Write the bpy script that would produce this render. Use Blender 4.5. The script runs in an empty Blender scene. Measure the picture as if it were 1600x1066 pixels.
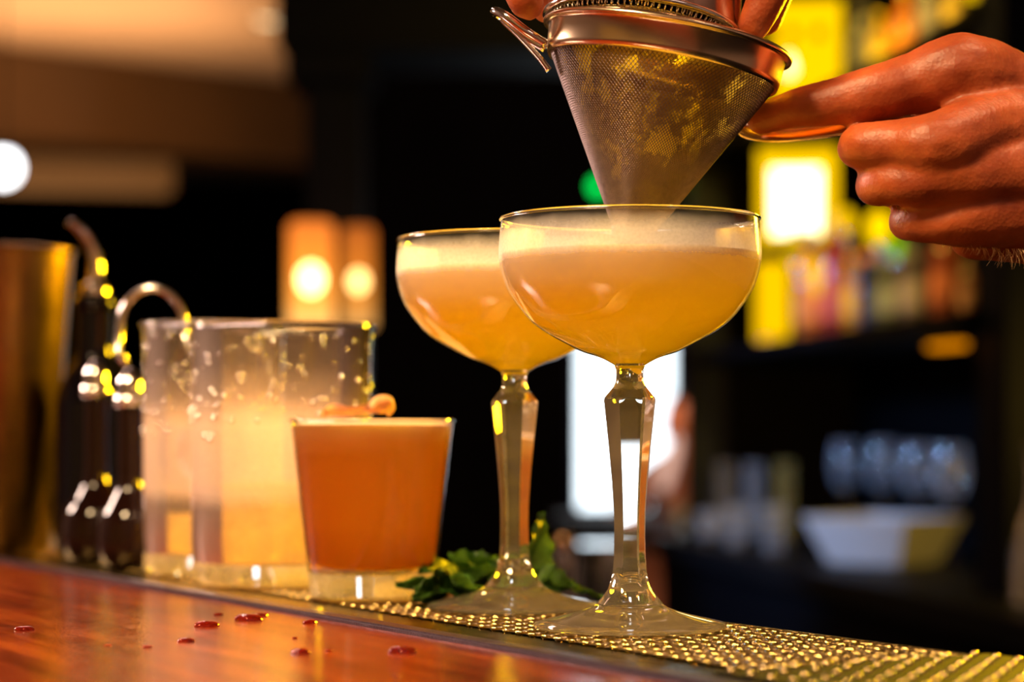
import bpy, bmesh, math, random
from mathutils import Vector, Matrix, noise
random.seed(7)
C = bpy.context.scene.collection
SC = bpy.context.scene
PI = math.pi
R = math.radians

# ------------------------------------------------------------------ camera, world, lights, exposure
F = 3400.0                       # focal length in pixels of the 1600 px frame
HV = 670.0                       # image row of the horizon
BZ = 1.10                        # height of the bar top
CZ = BZ + 0.0730                 # camera height
cam_d = bpy.data.cameras.new('camera')
cam_d.sensor_width = 36.0
cam_d.lens = 36.0 * F / 1600.0
cam_d.shift_y = (HV - 533.0) / 1600.0
cam_d.clip_start = 0.02
cam_d.clip_end = 60
cam_d.dof.use_dof = True
cam_d.dof.focus_distance = 0.782
cam_d.dof.aperture_fstop = 6.5
cam = bpy.data.objects.new('camera', cam_d)
C.objects.link(cam)
cam.location = (0, 0, CZ)
cam.rotation_euler = (PI / 2, 0, 0)
SC.camera = cam

def P(u, v, Y):
    """A point of the place at depth Y from a pixel of the photograph."""
    return Vector(((u - 800) / F * Y, Y, CZ - (v - HV) / F * Y))

w = bpy.data.worlds.new('dim_room')
SC.world = w
w.use_nodes = True
w.node_tree.nodes['Background'].inputs[0].default_value = (0.30, 0.22, 0.30, 1)
w.node_tree.nodes['Background'].inputs[1].default_value = 0.004

SC.view_settings.view_transform = 'Standard'
SC.view_settings.look = 'None'
SC.view_settings.gamma = 1.0
SC.view_settings.exposure = 0.36
SC.view_settings.use_curve_mapping = False

def area(name, loc, target, size, energy, color, size_y=None):
    d = bpy.data.lights.new(name, 'AREA')
    d.energy = energy
    d.color = color
    d.size = size
    if size_y:
        d.shape = 'RECTANGLE'
        d.size_y = size_y
    o = bpy.data.objects.new(name, d)
    C.objects.link(o)
    o.location = loc
    o.rotation_euler = (Vector(target) - Vector(loc)).to_track_quat('-Z', 'Y').to_euler()
    return o

GL = (0.03, 0.82, 1.18)
def spot(name, loc, target, radius, energy, color, cone=60):
    d = bpy.data.lights.new(name, 'SPOT')
    d.energy = energy
    d.color = color
    d.shadow_soft_size = radius
    d.spot_size = R(cone)
    d.spot_blend = 0.6
    o = bpy.data.objects.new(name, d)
    C.objects.link(o)
    o.location = loc
    o.rotation_euler = (Vector(target) - Vector(loc)).to_track_quat('-Z', 'Y').to_euler()
    return o

spot('ceiling_lamp_warm_over_guests', (-0.45, 0.20, 2.05), (-0.06, 0.88, 1.14), 0.14, 112.0, (1.0, 0.66, 0.33), 37)
spot('ceiling_lamp_rose_at_left', (-1.15, 1.55, 1.65), (0.0, 0.86, 1.17), 0.13, 50.0, (1.0, 0.70, 0.56), 50)
spot('back_bar_fill_yellow', (0.85, 1.95, 1.45), (0.0, 0.83, 1.17), 0.13, 230.0, (1.0, 0.57, 0.004), 56)  # unseen spot added to throw the lanterns' yellow onto the glasses
spot('side_fill_blue', (-1.0, 3.0, 1.6), (0.58, 3.68, 1.09), 0.10, 100.0, (0.26, 0.50, 1.0), 36)  # unseen spot added for blue highlights on the bowl and wine glasses
spot('downlight_over_hands', (0.55, 0.55, 2.3), (0.28, 0.80, 1.28), 0.08, 34.0, (1.0, 0.62, 0.34), 20)
# unseen fills added to light the guest-room walls that the glass mirrors
area('wall_fill_left', (-1.7, 2.2, 2.9), (-2.95, 2.2, 1.2), 0.3, 36.0, (1.0, 0.66, 0.56), 3.5)
area('wall_fill_right', (1.9, -0.6, 2.9), (2.95, -0.6, 1.2), 0.3, 18.0, (1.0, 0.68, 0.58), 2.5)
area('wall_fill_behind', (0.0, -1.4, 2.9), (0.0, -2.45, 1.2), 2.5, 12.0, (1.0, 0.66, 0.45), 0.3)
area('cove_light_orange', (-2.0, 9.6, 2.40), (-2.0, 9.8, 3.0), 1.6, 23.0, (1.0, 0.48, 0.18))
area('shelf_fill_yellow', (0.30, 2.8, 1.95), (0.52, 3.8, 1.4), 0.18, 7.5, (1.0, 0.62, 0.08))  # unseen lamp added to light the bottles on the shelves
area('counter_fill_gold', (0.95, 2.5, 1.22), (0.62, 3.3, 1.0), 0.12, 2.0, (1.0, 0.60, 0.06))  # unseen lamp added to gild the right face of the bowl

# ------------------------------------------------------------------ material helpers
def nodes_of(name):
    m = bpy.data.materials.new(name)
    m.use_nodes = True
    nt = m.node_tree
    nt.nodes.clear()
    out = nt.nodes.new('ShaderNodeOutputMaterial')
    return m, nt, out

def N(nt, kind, **kw):
    n = nt.nodes.new('ShaderNode' + kind)
    for k, v in kw.items():
        if k in n.inputs:
            n.inputs[k].default_value = v
        else:
            setattr(n, k, v)
    return n

def ramp(nt, stops, fac=None):
    n = nt.nodes.new('ShaderNodeValToRGB')
    e = n.color_ramp.elements
    while len(e) < len(stops):
        e.new(0.5)
    for i, (p, c) in enumerate(stops):
        e[i].position = p
        e[i].color = c if len(c) == 4 else (*c, 1)
    if fac:
        nt.links.new(fac, n.inputs[0])
    return n

def coords(nt, scale=(1, 1, 1), kind='Object', rot=(0, 0, 0)):
    t = nt.nodes.new('ShaderNodeTexCoord')
    mp = nt.nodes.new('ShaderNodeMapping')
    mp.inputs['Scale'].default_value = scale
    mp.inputs['Rotation'].default_value = rot
    nt.links.new(t.outputs[kind], mp.inputs[0])
    return mp.outputs[0]

def noise_tex(nt, vec, scale, detail=4, rough=0.55):
    n = N(nt, 'TexNoise', Scale=scale, Detail=detail, Roughness=rough)
    nt.links.new(vec, n.inputs['Vector'])
    return n

def principled(name, col, rough=0.5, metal=0.0, var=0.12, nscale=40, bump=0.0, bscale=200,
               trans=0.0, ior=1.45, coat=0.0, sss=0.0, sss_r=(1, 1, 1), sss_scale=0.01, emit=None, estr=0.0, rvar=0.0, spec=0.5):
    m, nt, out = nodes_of(name)
    b = N(nt, 'BsdfPrincipled')
    nt.links.new(b.outputs[0], out.inputs[0])
    b.inputs['Roughness'].default_value = rough
    b.inputs['Metallic'].default_value = metal
    b.inputs['Transmission Weight'].default_value = trans
    b.inputs['IOR'].default_value = ior
    b.inputs['Coat Weight'].default_value = coat
    b.inputs['Specular IOR Level'].default_value = spec
    b.inputs['Coat Roughness'].default_value = 0.08
    b.inputs['Base Color'].default_value = (*col, 1)
    if sss:
        b.inputs['Subsurface Weight'].default_value = sss
        b.inputs['Subsurface Radius'].default_value = sss_r
        b.inputs['Subsurface Scale'].default_value = sss_scale
    if emit:
        b.inputs['Emission Color'].default_value = (*emit, 1)
        b.inputs['Emission Strength'].default_value = estr
    vec = coords(nt)
    if var:
        n = noise_tex(nt, vec, nscale)
        r = ramp(nt, [(0.3, tuple(c * (1 - var) for c in col)), (0.7, tuple(min(1, c * (1 + var)) for c in col))], n.outputs[0])
        nt.links.new(r.outputs[0], b.inputs['Base Color'])
    if rvar:
        n2 = noise_tex(nt, vec, nscale * 1.7)
        mr = N(nt, 'MapRange')
        mr.inputs['To Min'].default_value = max(0.02, rough - rvar)
        mr.inputs['To Max'].default_value = rough + rvar
        nt.links.new(n2.outputs[0], mr.inputs[0])
        nt.links.new(mr.outputs[0], b.inputs['Roughness'])
    if bump:
        n3 = noise_tex(nt, vec, bscale)
        bp = N(nt, 'Bump', Strength=bump, Distance=0.001)
        nt.links.new(n3.outputs[0], bp.inputs['Height'])
        nt.links.new(bp.outputs[0], b.inputs['Normal'])
    return m

def emitter(name, col, strength, grad=None):
    m, nt, out = nodes_of(name)
    e = N(nt, 'Emission', Color=(*col, 1), Strength=strength)
    if grad:                                 # brighter towards one end: the glass is thicker at the other
        vec = coords(nt, kind='Generated')
        s = N(nt, 'SeparateXYZ')
        nt.links.new(vec, s.inputs[0])
        r = ramp(nt, grad, s.outputs[2])
        nt.links.new(r.outputs[0], e.inputs['Color'])
    nt.links.new(e.outputs[0], out.inputs[0])
    return m

def thin_glass(name, tint=(0.97, 0.98, 0.97), frost=None, frost_col=(0.9, 0.86, 0.84), rough=0.02, edge=0.9, ior=1.5):
    """One-surface glass for thin walls; frost = stops of haze against object height, for condensation or for highlights."""
    m, nt, out = nodes_of(name)
    tr = N(nt, 'BsdfTransparent', Color=(*tint, 1))
    gl = N(nt, 'BsdfGlossy', Roughness=rough, Color=(1, 1, 1, 1))
    fr = N(nt, 'Fresnel', IOR=ior)
    mix = N(nt, 'MixShader')
    # a wall has two faces, so it reflects about twice
    mm = N(nt, 'Math', operation='MULTIPLY')
    mm.inputs[1].default_value = 1.2
    mm.use_clamp = True
    nt.links.new(fr.outputs[0], mm.inputs[0])
    nt.links.new(mm.outputs[0], mix.inputs[0])
    nt.links.new(tr.outputs[0], mix.inputs[1])
    nt.links.new(gl.outputs[0], mix.inputs[2])
    last = mix
    if frost:
        vec = coords(nt)
        s = N(nt, 'SeparateXYZ')
        nt.links.new(vec, s.inputs[0])
        lo, hi, stops = frost
        mr = N(nt, 'MapRange')
        mr.inputs['From Min'].default_value = lo
        mr.inputs['From Max'].default_value = hi
        wob = noise_tex(nt, vec, 60, 3)
        wm = N(nt, 'MapRange')
        wm.inputs['To Min'].default_value = -0.0022
        wm.inputs['To Max'].default_value = 0.0022
        nt.links.new(wob.outputs[0], wm.inputs[0])
        ad = N(nt, 'Math', operation='ADD')
        nt.links.new(s.outputs[2], ad.inputs[0])
        nt.links.new(wm.outputs[0], ad.inputs[1])
        nt.links.new(ad.outputs[0], mr.inputs[0])
        rp = ramp(nt, [(p, (c, c, c)) for p, c in stops], mr.outputs[0])
        n = noise_tex(nt, vec, 900, 3)
        r2 = ramp(nt, [(0.32, (0.86,) * 3), (0.62, (1,) * 3)], n.outputs[0])
        mu = N(nt, 'Math', operation='MULTIPLY')
        nt.links.new(rp.outputs[0], mu.inputs[0])
        nt.links.new(r2.outputs[0], mu.inputs[1])
        df = N(nt, 'BsdfDiffuse', Color=(*frost_col, 1))
        tl = N(nt, 'BsdfTranslucent', Color=(*frost_col, 1))
        dm = N(nt, 'MixShader')
        dm.inputs[0].default_value = 0.14
        nt.links.new(df.outputs[0], dm.inputs[1])
        nt.links.new(tl.outputs[0], dm.inputs[2])
        m2 = N(nt, 'MixShader')
        nt.links.new(mu.outputs[0], m2.inputs[0])
        nt.links.new(mix.outputs[0], m2.inputs[1])
        nt.links.new(dm.outputs[0], m2.inputs[2])
        last = m2
    nt.links.new(last.outputs[0], out.inputs[0])
    return m

def cloudy(name, stops, lo, hi, through=0.42, rough=0.25):
    """A cloudy drink; its colour changes with height, darker towards the bottom."""
    m, nt, out = nodes_of(name)
    vec = coords(nt)
    s = N(nt, 'SeparateXYZ')
    nt.links.new(vec, s.inputs[0])
    n = noise_tex(nt, vec, 35, 3)
    wm = N(nt, 'MapRange')
    wm.inputs['To Min'].default_value = -0.006
    wm.inputs['To Max'].default_value = 0.006
    nt.links.new(n.outputs[0], wm.inputs[0])
    ad = N(nt, 'Math', operation='ADD')
    nt.links.new(s.outputs[2], ad.inputs[0])
    nt.links.new(wm.outputs[0], ad.inputs[1])
    mr = N(nt, 'MapRange')
    mr.inputs['From Min'].default_value = lo
    mr.inputs['From Max'].default_value = hi
    nt.links.new(ad.outputs[0], mr.inputs[0])
    r = ramp(nt, stops, mr.outputs[0])
    df = N(nt, 'BsdfDiffuse')
    tl = N(nt, 'BsdfTranslucent')
    mx = N(nt, 'MixShader')
    mx.inputs[0].default_value = through
    nt.links.new(r.outputs[0], df.inputs[0])
    nt.links.new(r.outputs[0], tl.inputs[0])
    nt.links.new(df.outputs[0], mx.inputs[1])
    nt.links.new(tl.outputs[0], mx.inputs[2])
    nt.links.new(mx.outputs[0], out.inputs[0])
    return m

def hazed_glass(name, haze, col):
    """Solid glass mixed with a pale diffuse haze."""
    m, nt, out = nodes_of(name)
    b = N(nt, 'BsdfPrincipled', Roughness=0.0, IOR=1.5)
    b.inputs['Transmission Weight'].default_value = 1.0
    b.inputs['Base Color'].default_value = (1, 1, 1, 1)
    df = N(nt, 'BsdfDiffuse', Color=(*col, 1))
    tl = N(nt, 'BsdfTranslucent', Color=(*col, 1))
    a = N(nt, 'MixShader'); a.inputs[0].default_value = 0.5
    nt.links.new(df.outputs[0], a.inputs[1]); nt.links.new(tl.outputs[0], a.inputs[2])
    vec = coords(nt)
    n = noise_tex(nt, vec, 90, 4)
    r = ramp(nt, [(0.35, (haze * 0.6,) * 3), (0.62, (min(1, haze * 1.3),) * 3)], n.outputs[0])
    mx = N(nt, 'MixShader')
    nt.links.new(r.outputs[0], mx.inputs[0]); nt.links.new(b.outputs[0], mx.inputs[1]); nt.links.new(a.outputs[0], mx.inputs[2])
    nt.links.new(mx.outputs[0], out.inputs[0])
    return m

def tinted(name, col, dens=0.5, rough=0.1):
    """Coloured bottle glass with a cloudy filling, seen far away."""
    m, nt, out = nodes_of(name)
    tr = N(nt, 'BsdfTransparent', Color=(*[min(1, c * 1.2 + 0.05) for c in col], 1))
    df = N(nt, 'BsdfDiffuse', Color=(*col, 1))
    tl = N(nt, 'BsdfTranslucent', Color=(*col, 1))
    gl = N(nt, 'BsdfGlossy', Roughness=rough)
    vec = coords(nt)
    n = noise_tex(nt, vec, 30)
    r = ramp(nt, [(0.3, tuple(c * 0.8 for c in col)), (0.7, col)], n.outputs[0])
    nt.links.new(r.outputs[0], df.inputs[0])
    a = N(nt, 'MixShader')
    a.inputs[0].default_value = 0.5
    nt.links.new(df.outputs[0], a.inputs[1])
    nt.links.new(tl.outputs[0], a.inputs[2])
    b = N(nt, 'MixShader')
    b.inputs[0].default_value = dens
    nt.links.new(tr.outputs[0], b.inputs[1])
    nt.links.new(a.outputs[0], b.inputs[2])
    f = N(nt, 'Fresnel', IOR=1.5)
    c = N(nt, 'MixShader')
    nt.links.new(f.outputs[0], c.inputs[0])
    nt.links.new(b.outputs[0], c.inputs[1])
    nt.links.new(gl.outputs[0], c.inputs[2])
    nt.links.new(c.outputs[0], out.inputs[0])
    return m

M = {}
M['glass'] = principled('clear_glass', (1, 1, 1), 0.0, var=0, trans=1.0, ior=1.5)
M['steel'] = principled('brushed_steel', (0.75, 0.70, 0.64), 0.16, 1.0, var=0.08, rvar=0.05)
M['chrome'] = principled('polished_chrome', (0.85, 0.83, 0.80), 0.08, 1.0, var=0.03)
M['wire'] = principled('strainer_wire', (0.16, 0.115, 0.12), 0.36, 0.8, var=0.15, nscale=400)
M['black'] = principled('black_paint', (0.002, 0.002, 0.003), 0.6, spec=0.08, var=0.2)
M['navy'] = principled('navy_paint', (0.0012, 0.0016, 0.012), 0.6, spec=0.10, var=0.2)
M['dark_wood'] = principled('dark_stained_wood', (0.006, 0.003, 0.002), 0.6, spec=0.15, var=0.3, nscale=12)
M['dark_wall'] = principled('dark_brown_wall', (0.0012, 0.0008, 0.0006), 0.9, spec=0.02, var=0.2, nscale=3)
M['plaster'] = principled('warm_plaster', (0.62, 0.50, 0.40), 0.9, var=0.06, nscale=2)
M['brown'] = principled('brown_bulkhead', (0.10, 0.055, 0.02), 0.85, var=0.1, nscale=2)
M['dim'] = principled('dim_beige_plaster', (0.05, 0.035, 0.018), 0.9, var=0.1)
M['tile'] = principled('dark_floor', (0.006, 0.005, 0.005), 0.6, var=0.3, nscale=4)
M['rubber'] = principled('dark_lip_metal', (0.060, 0.035, 0.055), 0.28, 0.6, var=0.3, nscale=200, bump=0.4, bscale=900)

def wood():
    m, nt, out = nodes_of('red_varnished_wood')
    b = N(nt, 'BsdfPrincipled')
    vec = coords(nt, (1.2, 16, 6), rot=(0, 0, R(0)))
    n = noise_tex(nt, vec, 7, 6, 0.6)
    r = ramp(nt, [(0.30, (0.055, 0.006, 0.001)), (0.5, (0.17, 0.022, 0.003)), (0.68, (0.34, 0.065, 0.008))], n.outputs[0])
    nt.links.new(r.outputs[0], b.inputs['Base Color'])
    v2 = coords(nt)
    n2 = noise_tex(nt, v2, 120, 4)
    mr = N(nt, 'MapRange')
    mr.inputs['To Min'].default_value = 0.07
    mr.inputs['To Max'].default_value = 0.22
    nt.links.new(n2.outputs[0], mr.inputs[0])
    nt.links.new(mr.outputs[0], b.inputs['Roughness'])
    n3 = noise_tex(nt, v2, 700, 3)
    bp = N(nt, 'Bump', Strength=0.22, Distance=0.0006)
    nt.links.new(n3.outputs[0], bp.inputs['Height'])
    nt.links.new(bp.outputs[0], b.inputs['Normal'])
    b.inputs['IOR'].default_value = 1.55
    nt.links.new(b.outputs[0], out.inputs[0])
    return m
M['wood'] = wood()

# ------------------------------------------------------------------ geometry helpers
def link(name, me, mat, parent=None, loc=None, rot=None, smooth=True, sharp=None):
    for p in me.polygons:
        p.use_smooth = smooth
    if smooth and sharp:
        me.set_sharp_from_angle(angle=R(sharp))
    if mat and not me.materials:
        me.materials.append(mat)
    o = bpy.data.objects.new(name, me)
    C.objects.link(o)
    if parent:
        o.parent = parent
    if loc is not None:
        o.location = loc
    if rot is not None:
        o.rotation_euler = rot
    return o

def from_bm(name, bm, mat, parent=None, loc=None, rot=None, smooth=True, sharp=None):
    me = bpy.data.meshes.new(name)
    bm.to_mesh(me)
    bm.free()
    return link(name, me, mat, parent, loc, rot, smooth, sharp)

def tag(o, label=None, cat=None, group=None, kind=None):
    if label: o['label'] = label
    if cat: o['category'] = cat
    if group: o['group'] = group
    if kind: o['kind'] = kind
    return o

def thing(name, label, cat, loc=(0, 0, 0), rot=(0, 0, 0), group=None):
    o = bpy.data.objects.new(name, None)
    C.objects.link(o)
    o.empty_display_size = 0.02
    o.location = loc
    o.rotation_euler = rot
    return tag(o, label, cat, group)

def lathe(profile, seg=64, close_top=False, close_bottom=False, fn=None):
    """Surface of revolution of (r, z) points; fn(theta, r, z) may change r."""
    bm = bmesh.new()
    rings = []
    for r, z in profile:
        if r < 1e-6:
            rings.append([bm.verts.new((0, 0, z))])
        else:
            ring = []
            for k in range(seg):
                t = 2 * PI * k / seg
                rr = fn(t, r, z) if fn else r
                ring.append(bm.verts.new((rr * math.cos(t), rr * math.sin(t), z)))
            rings.append(ring)
    for a, b in zip(rings, rings[1:]):
        for k in range(seg):
            k2 = (k + 1) % seg
            if len(a) == 1 and len(b) == 1:
                continue
            if len(a) == 1:
                bm.faces.new((a[0], b[k2], b[k]))
            elif len(b) == 1:
                bm.faces.new((a[k], a[k2], b[0]))
            else:
                bm.faces.new((a[k], a[k2], b[k2], b[k]))
    if close_bottom and len(rings[0]) > 1:
        bm.faces.new(list(reversed(rings[0])))
    if close_top and len(rings[-1]) > 1:
        bm.faces.new(rings[-1])
    bmesh.ops.recalc_face_normals(bm, faces=bm.faces)
    return bm

def spline(pts, n=8):
    """Catmull-Rom through points of any dimension."""
    out = []
    P_ = [pts[0]] + list(pts) + [pts[-1]]
    for i in range(1, len(P_) - 2):
        p0, p1, p2, p3 = P_[i - 1], P_[i], P_[i + 1], P_[i + 2]
        for k in range(n):
            t = k / n
            out.append(tuple(0.5 * ((2 * b) + (-a + c) * t + (2 * a - 5 * b + 4 * c - d) * t * t + (-a + 3 * b - 3 * c + d) * t ** 3)
                             for a, b, c, d in zip(p0, p1, p2, p3)))
    out.append(tuple(pts[-1]))
    return out

def tube(pts, radii, seg=12, bm=None, flat=1.0, cap=True, closed=False):
    """A tube along points; flat < 1 squashes its section vertically."""
    shared = bm is not None
    bm = bm or bmesh.new()
    pts = [Vector(p) for p in pts]
    if isinstance(radii, (int, float)):
        radii = [radii] * len(pts)
    n = len(pts)
    rings = []
    up = None
    for i, p in enumerate(pts):
        if closed:
            d = pts[(i + 1) % n] - pts[i - 1]
        else:
            d = pts[min(i + 1, n - 1)] - pts[max(i - 1, 0)]
        d.normalize()
        if up is None:
            up = Vector((0, 0, 1)) if abs(d.z) < 0.9 else Vector((0, 1, 0))
        x = d.cross(up).normalized()
        y = x.cross(d).normalized()
        up = y
        rings.append([bm.verts.new(p + x * radii[i] * math.cos(2 * PI * k / seg) + y * radii[i] * flat * math.sin(2 * PI * k / seg)) for k in range(seg)])
    pairs = list(zip(rings, rings[1:]))
    if closed:
        pairs.append((rings[-1], rings[0]))
    for a, b in pairs:
        for k in range(seg):
            k2 = (k + 1) % seg
            bm.faces.new((a[k], a[k2], b[k2], b[k]))
    if cap and not closed:
        bm.faces.new(list(reversed(rings[0])))
        bm.faces.new(rings[-1])
    if not shared:
        bmesh.ops.recalc_face_normals(bm, faces=bm.faces)
    return bm

def prism(poly, z0, z1, bevel=0.0):
    bm = bmesh.new()
    lo = [bm.verts.new((x, y, z0)) for x, y in poly]
    hi = [bm.verts.new((x, y, z1)) for x, y in poly]
    bm.faces.new(list(reversed(lo)))
    bm.faces.new(hi)
    for i in range(len(poly)):
        j = (i + 1) % len(poly)
        bm.faces.new((lo[i], lo[j], hi[j], hi[i]))
    bmesh.ops.recalc_face_normals(bm, faces=bm.faces)
    if bevel:
        bmesh.ops.bevel(bm, geom=list(bm.edges), offset=bevel, segments=2, affect='EDGES')
    return bm

def box(x0, x1, y0, y1, z0, z1, bevel=0.0):
    return prism([(x0, y0), (x1, y0), (x1, y1), (x0, y1)], z0, z1, bevel)

_ico = {}
def ico(sub):
    if sub not in _ico:
        b = bmesh.new()
        bmesh.ops.create_icosphere(b, subdivisions=sub, radius=1.0)
        b.verts.ensure_lookup_table()
        _ico[sub] = ([tuple(v.co) for v in b.verts], [tuple(v.index for v in f.verts) for f in b.faces])
        b.free()
    return _ico[sub]

def ball(c, r, bm=None, sc=(1, 1, 1), sub=2):
    bm = bm or bmesh.new()
    vs, fs = ico(sub)
    nv = [bm.verts.new((c[0] + x * r * sc[0], c[1] + y * r * sc[1], c[2] + z * r * sc[2])) for x, y, z in vs]
    for f in fs:
        bm.faces.new([nv[k] for k in f])
    return bm

def flesh(name, chains, mat, voxel=0.0014, smooth=6, parent=None, loc=None, disp=None):
    """One continuous body: balls strung closely along chains of (x, y, z, r), fused and smoothed."""
    bm = bmesh.new()
    for ch in chains:
        for p in spline(ch, 7):
            ball(p[:3], max(0.001, p[3]), bm, sub=2)
    me = bpy.data.meshes.new(name + '_raw')
    bm.to_mesh(me)
    bm.free()
    o = bpy.data.objects.new(name + '_raw', me)
    C.objects.link(o)
    md = o.modifiers.new('fuse', 'REMESH')
    md.mode = 'VOXEL'
    md.voxel_size = voxel
    sm = o.modifiers.new('soft', 'SMOOTH')
    sm.factor = 0.6
    sm.iterations = smooth
    dg = bpy.context.evaluated_depsgraph_get()
    ev = o.evaluated_get(dg)
    res = bpy.data.meshes.new_from_object(ev)
    bpy.data.objects.remove(o)
    if disp:
        nr = [Vector(x.vector) for x in res.vertex_normals]
        for v, n_ in zip(res.vertices, nr):
            v.co = disp(v.co, n_)
    return link(name, res, mat, parent, loc)

def struct(name, bm, mat, smooth=False, parent=None, label=None):
    o = from_bm(name, bm, mat, smooth=smooth, parent=parent)
    if not parent:
        o['kind'] = 'structure'
    return o

# bar frame: s runs along the bar (away to the left), n across it (away from the guest)
BO = Vector((0.0, 0.7194)); BA = Vector((-0.5035, 0.8640)); BN = Vector((0.8640, 0.5035))
def B(s, n):
    p = BO + BA * s + BN * n
    return (p.x, p.y)
def bar_prism(s0, s1, n0, n1, z0, z1, bevel=0.0):
    return prism([B(s0, n0), B(s0, n1), B(s1, n1), B(s1, n0)], z0, z1, bevel)
# back-bar frame: s runs away from the camera, m into the cabinet
QO = Vector((0.42, 2.4)); QD = Vector((-0.2, 0.98)); QM = Vector((0.98, 0.2))
def Q(s, m, z):
    p = QO + QD * s + QM * m
    return Vector((p.x, p.y * 1.36, z))
def q_prism(s0, s1, m0, m1, z0, z1, bevel=0.0):
    return prism([Q(s0, m0, 0)[:2], Q(s0, m1, 0)[:2], Q(s1, m1, 0)[:2], Q(s1, m0, 0)[:2]], z0, z1, bevel)

# ------------------------------------------------------------------ the room
struct('floor', box(-5, 4, -2.5, 16, -0.1, 0), M['tile'])
struct('ceiling', box(-5, 4, -2.5, 16, 3.0, 3.1), M['plaster'])
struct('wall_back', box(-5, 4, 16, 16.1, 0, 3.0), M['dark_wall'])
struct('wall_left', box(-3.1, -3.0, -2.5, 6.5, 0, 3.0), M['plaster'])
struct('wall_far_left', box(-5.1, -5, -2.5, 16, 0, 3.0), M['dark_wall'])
struct('wall_right', box(3.0, 3.1, -2.5, 16, 0, 3.0), M['plaster'])
struct('wall_front', box(-5, 4, -2.6, -2.5, 0, 3.0), M['plaster'])
# partition with the bright window
wy = 8.2
wx0, wx1 = (905 - 800) / F * wy, (1052 - 800) / F * wy
wz0, wz1 = CZ - (795 - HV) / F * wy, CZ + (HV - 430) / F * wy
bm = box(-0.58, wx0, wy, wy + 0.12, 0, 3.0)
for a in ((wx1, 3.0, 0, 3.0), (wx0, wx1, 0, wz0), (wx0, wx1, wz1, 3.0)):
    t = box(a[0], a[1], wy, wy + 0.12, a[2], a[3])
    me = bpy.data.meshes.new('t'); t.to_mesh(me); t.free(); bm.from_mesh(me); bpy.data.meshes.remove(me)
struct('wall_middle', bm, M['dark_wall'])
win = struct('window_1', box(wx0, wx1, wy + 0.05, wy + 0.06, wz0, wz1), emitter('daylit_pane', (0.80, 0.92, 1.0), 2.6))
for (a, b_, c, d) in ((wx0 - 0.03, wx0, wz0 - 0.03, wz1 + 0.03), (wx1, wx1 + 0.03, wz0 - 0.03, wz1 + 0.03), (wx0, wx1, wz0 - 0.03, wz0), (wx0, wx1, wz1, wz1 + 0.03)):
    from_bm('window_frame', box(a, b_, wy - 0.02, wy, c, d, 0.004), M['navy'], win, smooth=False)

# bulkhead under the ceiling on the left
def beam(name, p0, p1, thick, z0, z1, mat):
    d = (Vector(p1) - Vector(p0)).normalized()
    nn = Vector((-d.y, d.x)) * thick
    a, b = Vector(p0), Vector(p1)
    return struct(name, prism([tuple(a), tuple(b), tuple(b + nn), tuple(a + nn)], z0, z1), mat)
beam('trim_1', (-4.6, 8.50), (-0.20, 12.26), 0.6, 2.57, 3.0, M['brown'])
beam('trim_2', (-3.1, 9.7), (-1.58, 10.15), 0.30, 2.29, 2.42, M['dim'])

# recessed ceiling light and pendant lamp
c = P(418, 30, 9.7)
t = thing('recessed_light', 'round warm recessed light in the ceiling beside the dark column', 'ceiling light', (c.x, c.y, 3.0))
from_bm('trim_ring', lathe([(0.050, 0), (0.085, 0), (0.085, -0.012), (0.060, -0.014), (0.050, -0.006)], 32), M['steel'], t)
from_bm('bulb', lathe([(0, -0.020), (0.035, -0.016), (0.056, -0.005)], 32), emitter('warm_bulb', (1.0, 0.74, 0.40), 1.5), t)
c = P(4, 262, 8.0)
t = thing('pendant_lamp', 'glowing white globe lamp hanging at the far left', 'lamp', tuple(c))
from_bm('globe', ball((0, 0, 0), 0.060, sub=3), emitter('white_globe', (0.95, 0.97, 1.0), 5.0), t)
from_bm('cord', tube([(0, 0, 0.05), (0, 0, 3.0 - c.z)], 0.005, 8), M['black'], t)
from_bm('cap', lathe([(0.0, 0.075), (0.018, 0.072), (0.026, 0.045), (0.030, 0.036)], 24), M['black'], t)

# dark column with its capital and the cornice it carries
cx0, cx1 = P(478, 0, 4.15).x, P(566, 0, 4.15).x
t = tag(from_bm('column', box(cx0, cx1, 4.15, 4.30, 0, 3.0, 0.004), M['navy'], smooth=False), kind='structure')
from_bm('capital', box(cx0 - 0.035, cx1 + 0.02, 4.10, 4.35, P(0, 130, 4.15).z, P(0, 85, 4.15).z, 0.006), M['navy'], t, smooth=False)
from_bm('cornice', box(cx0 - 0.05, 0.30, 4.08, 4.40, P(0, 85, 4.15).z, P(0, -40, 4.15).z, 0.01), M['navy'], t, smooth=False)

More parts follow.
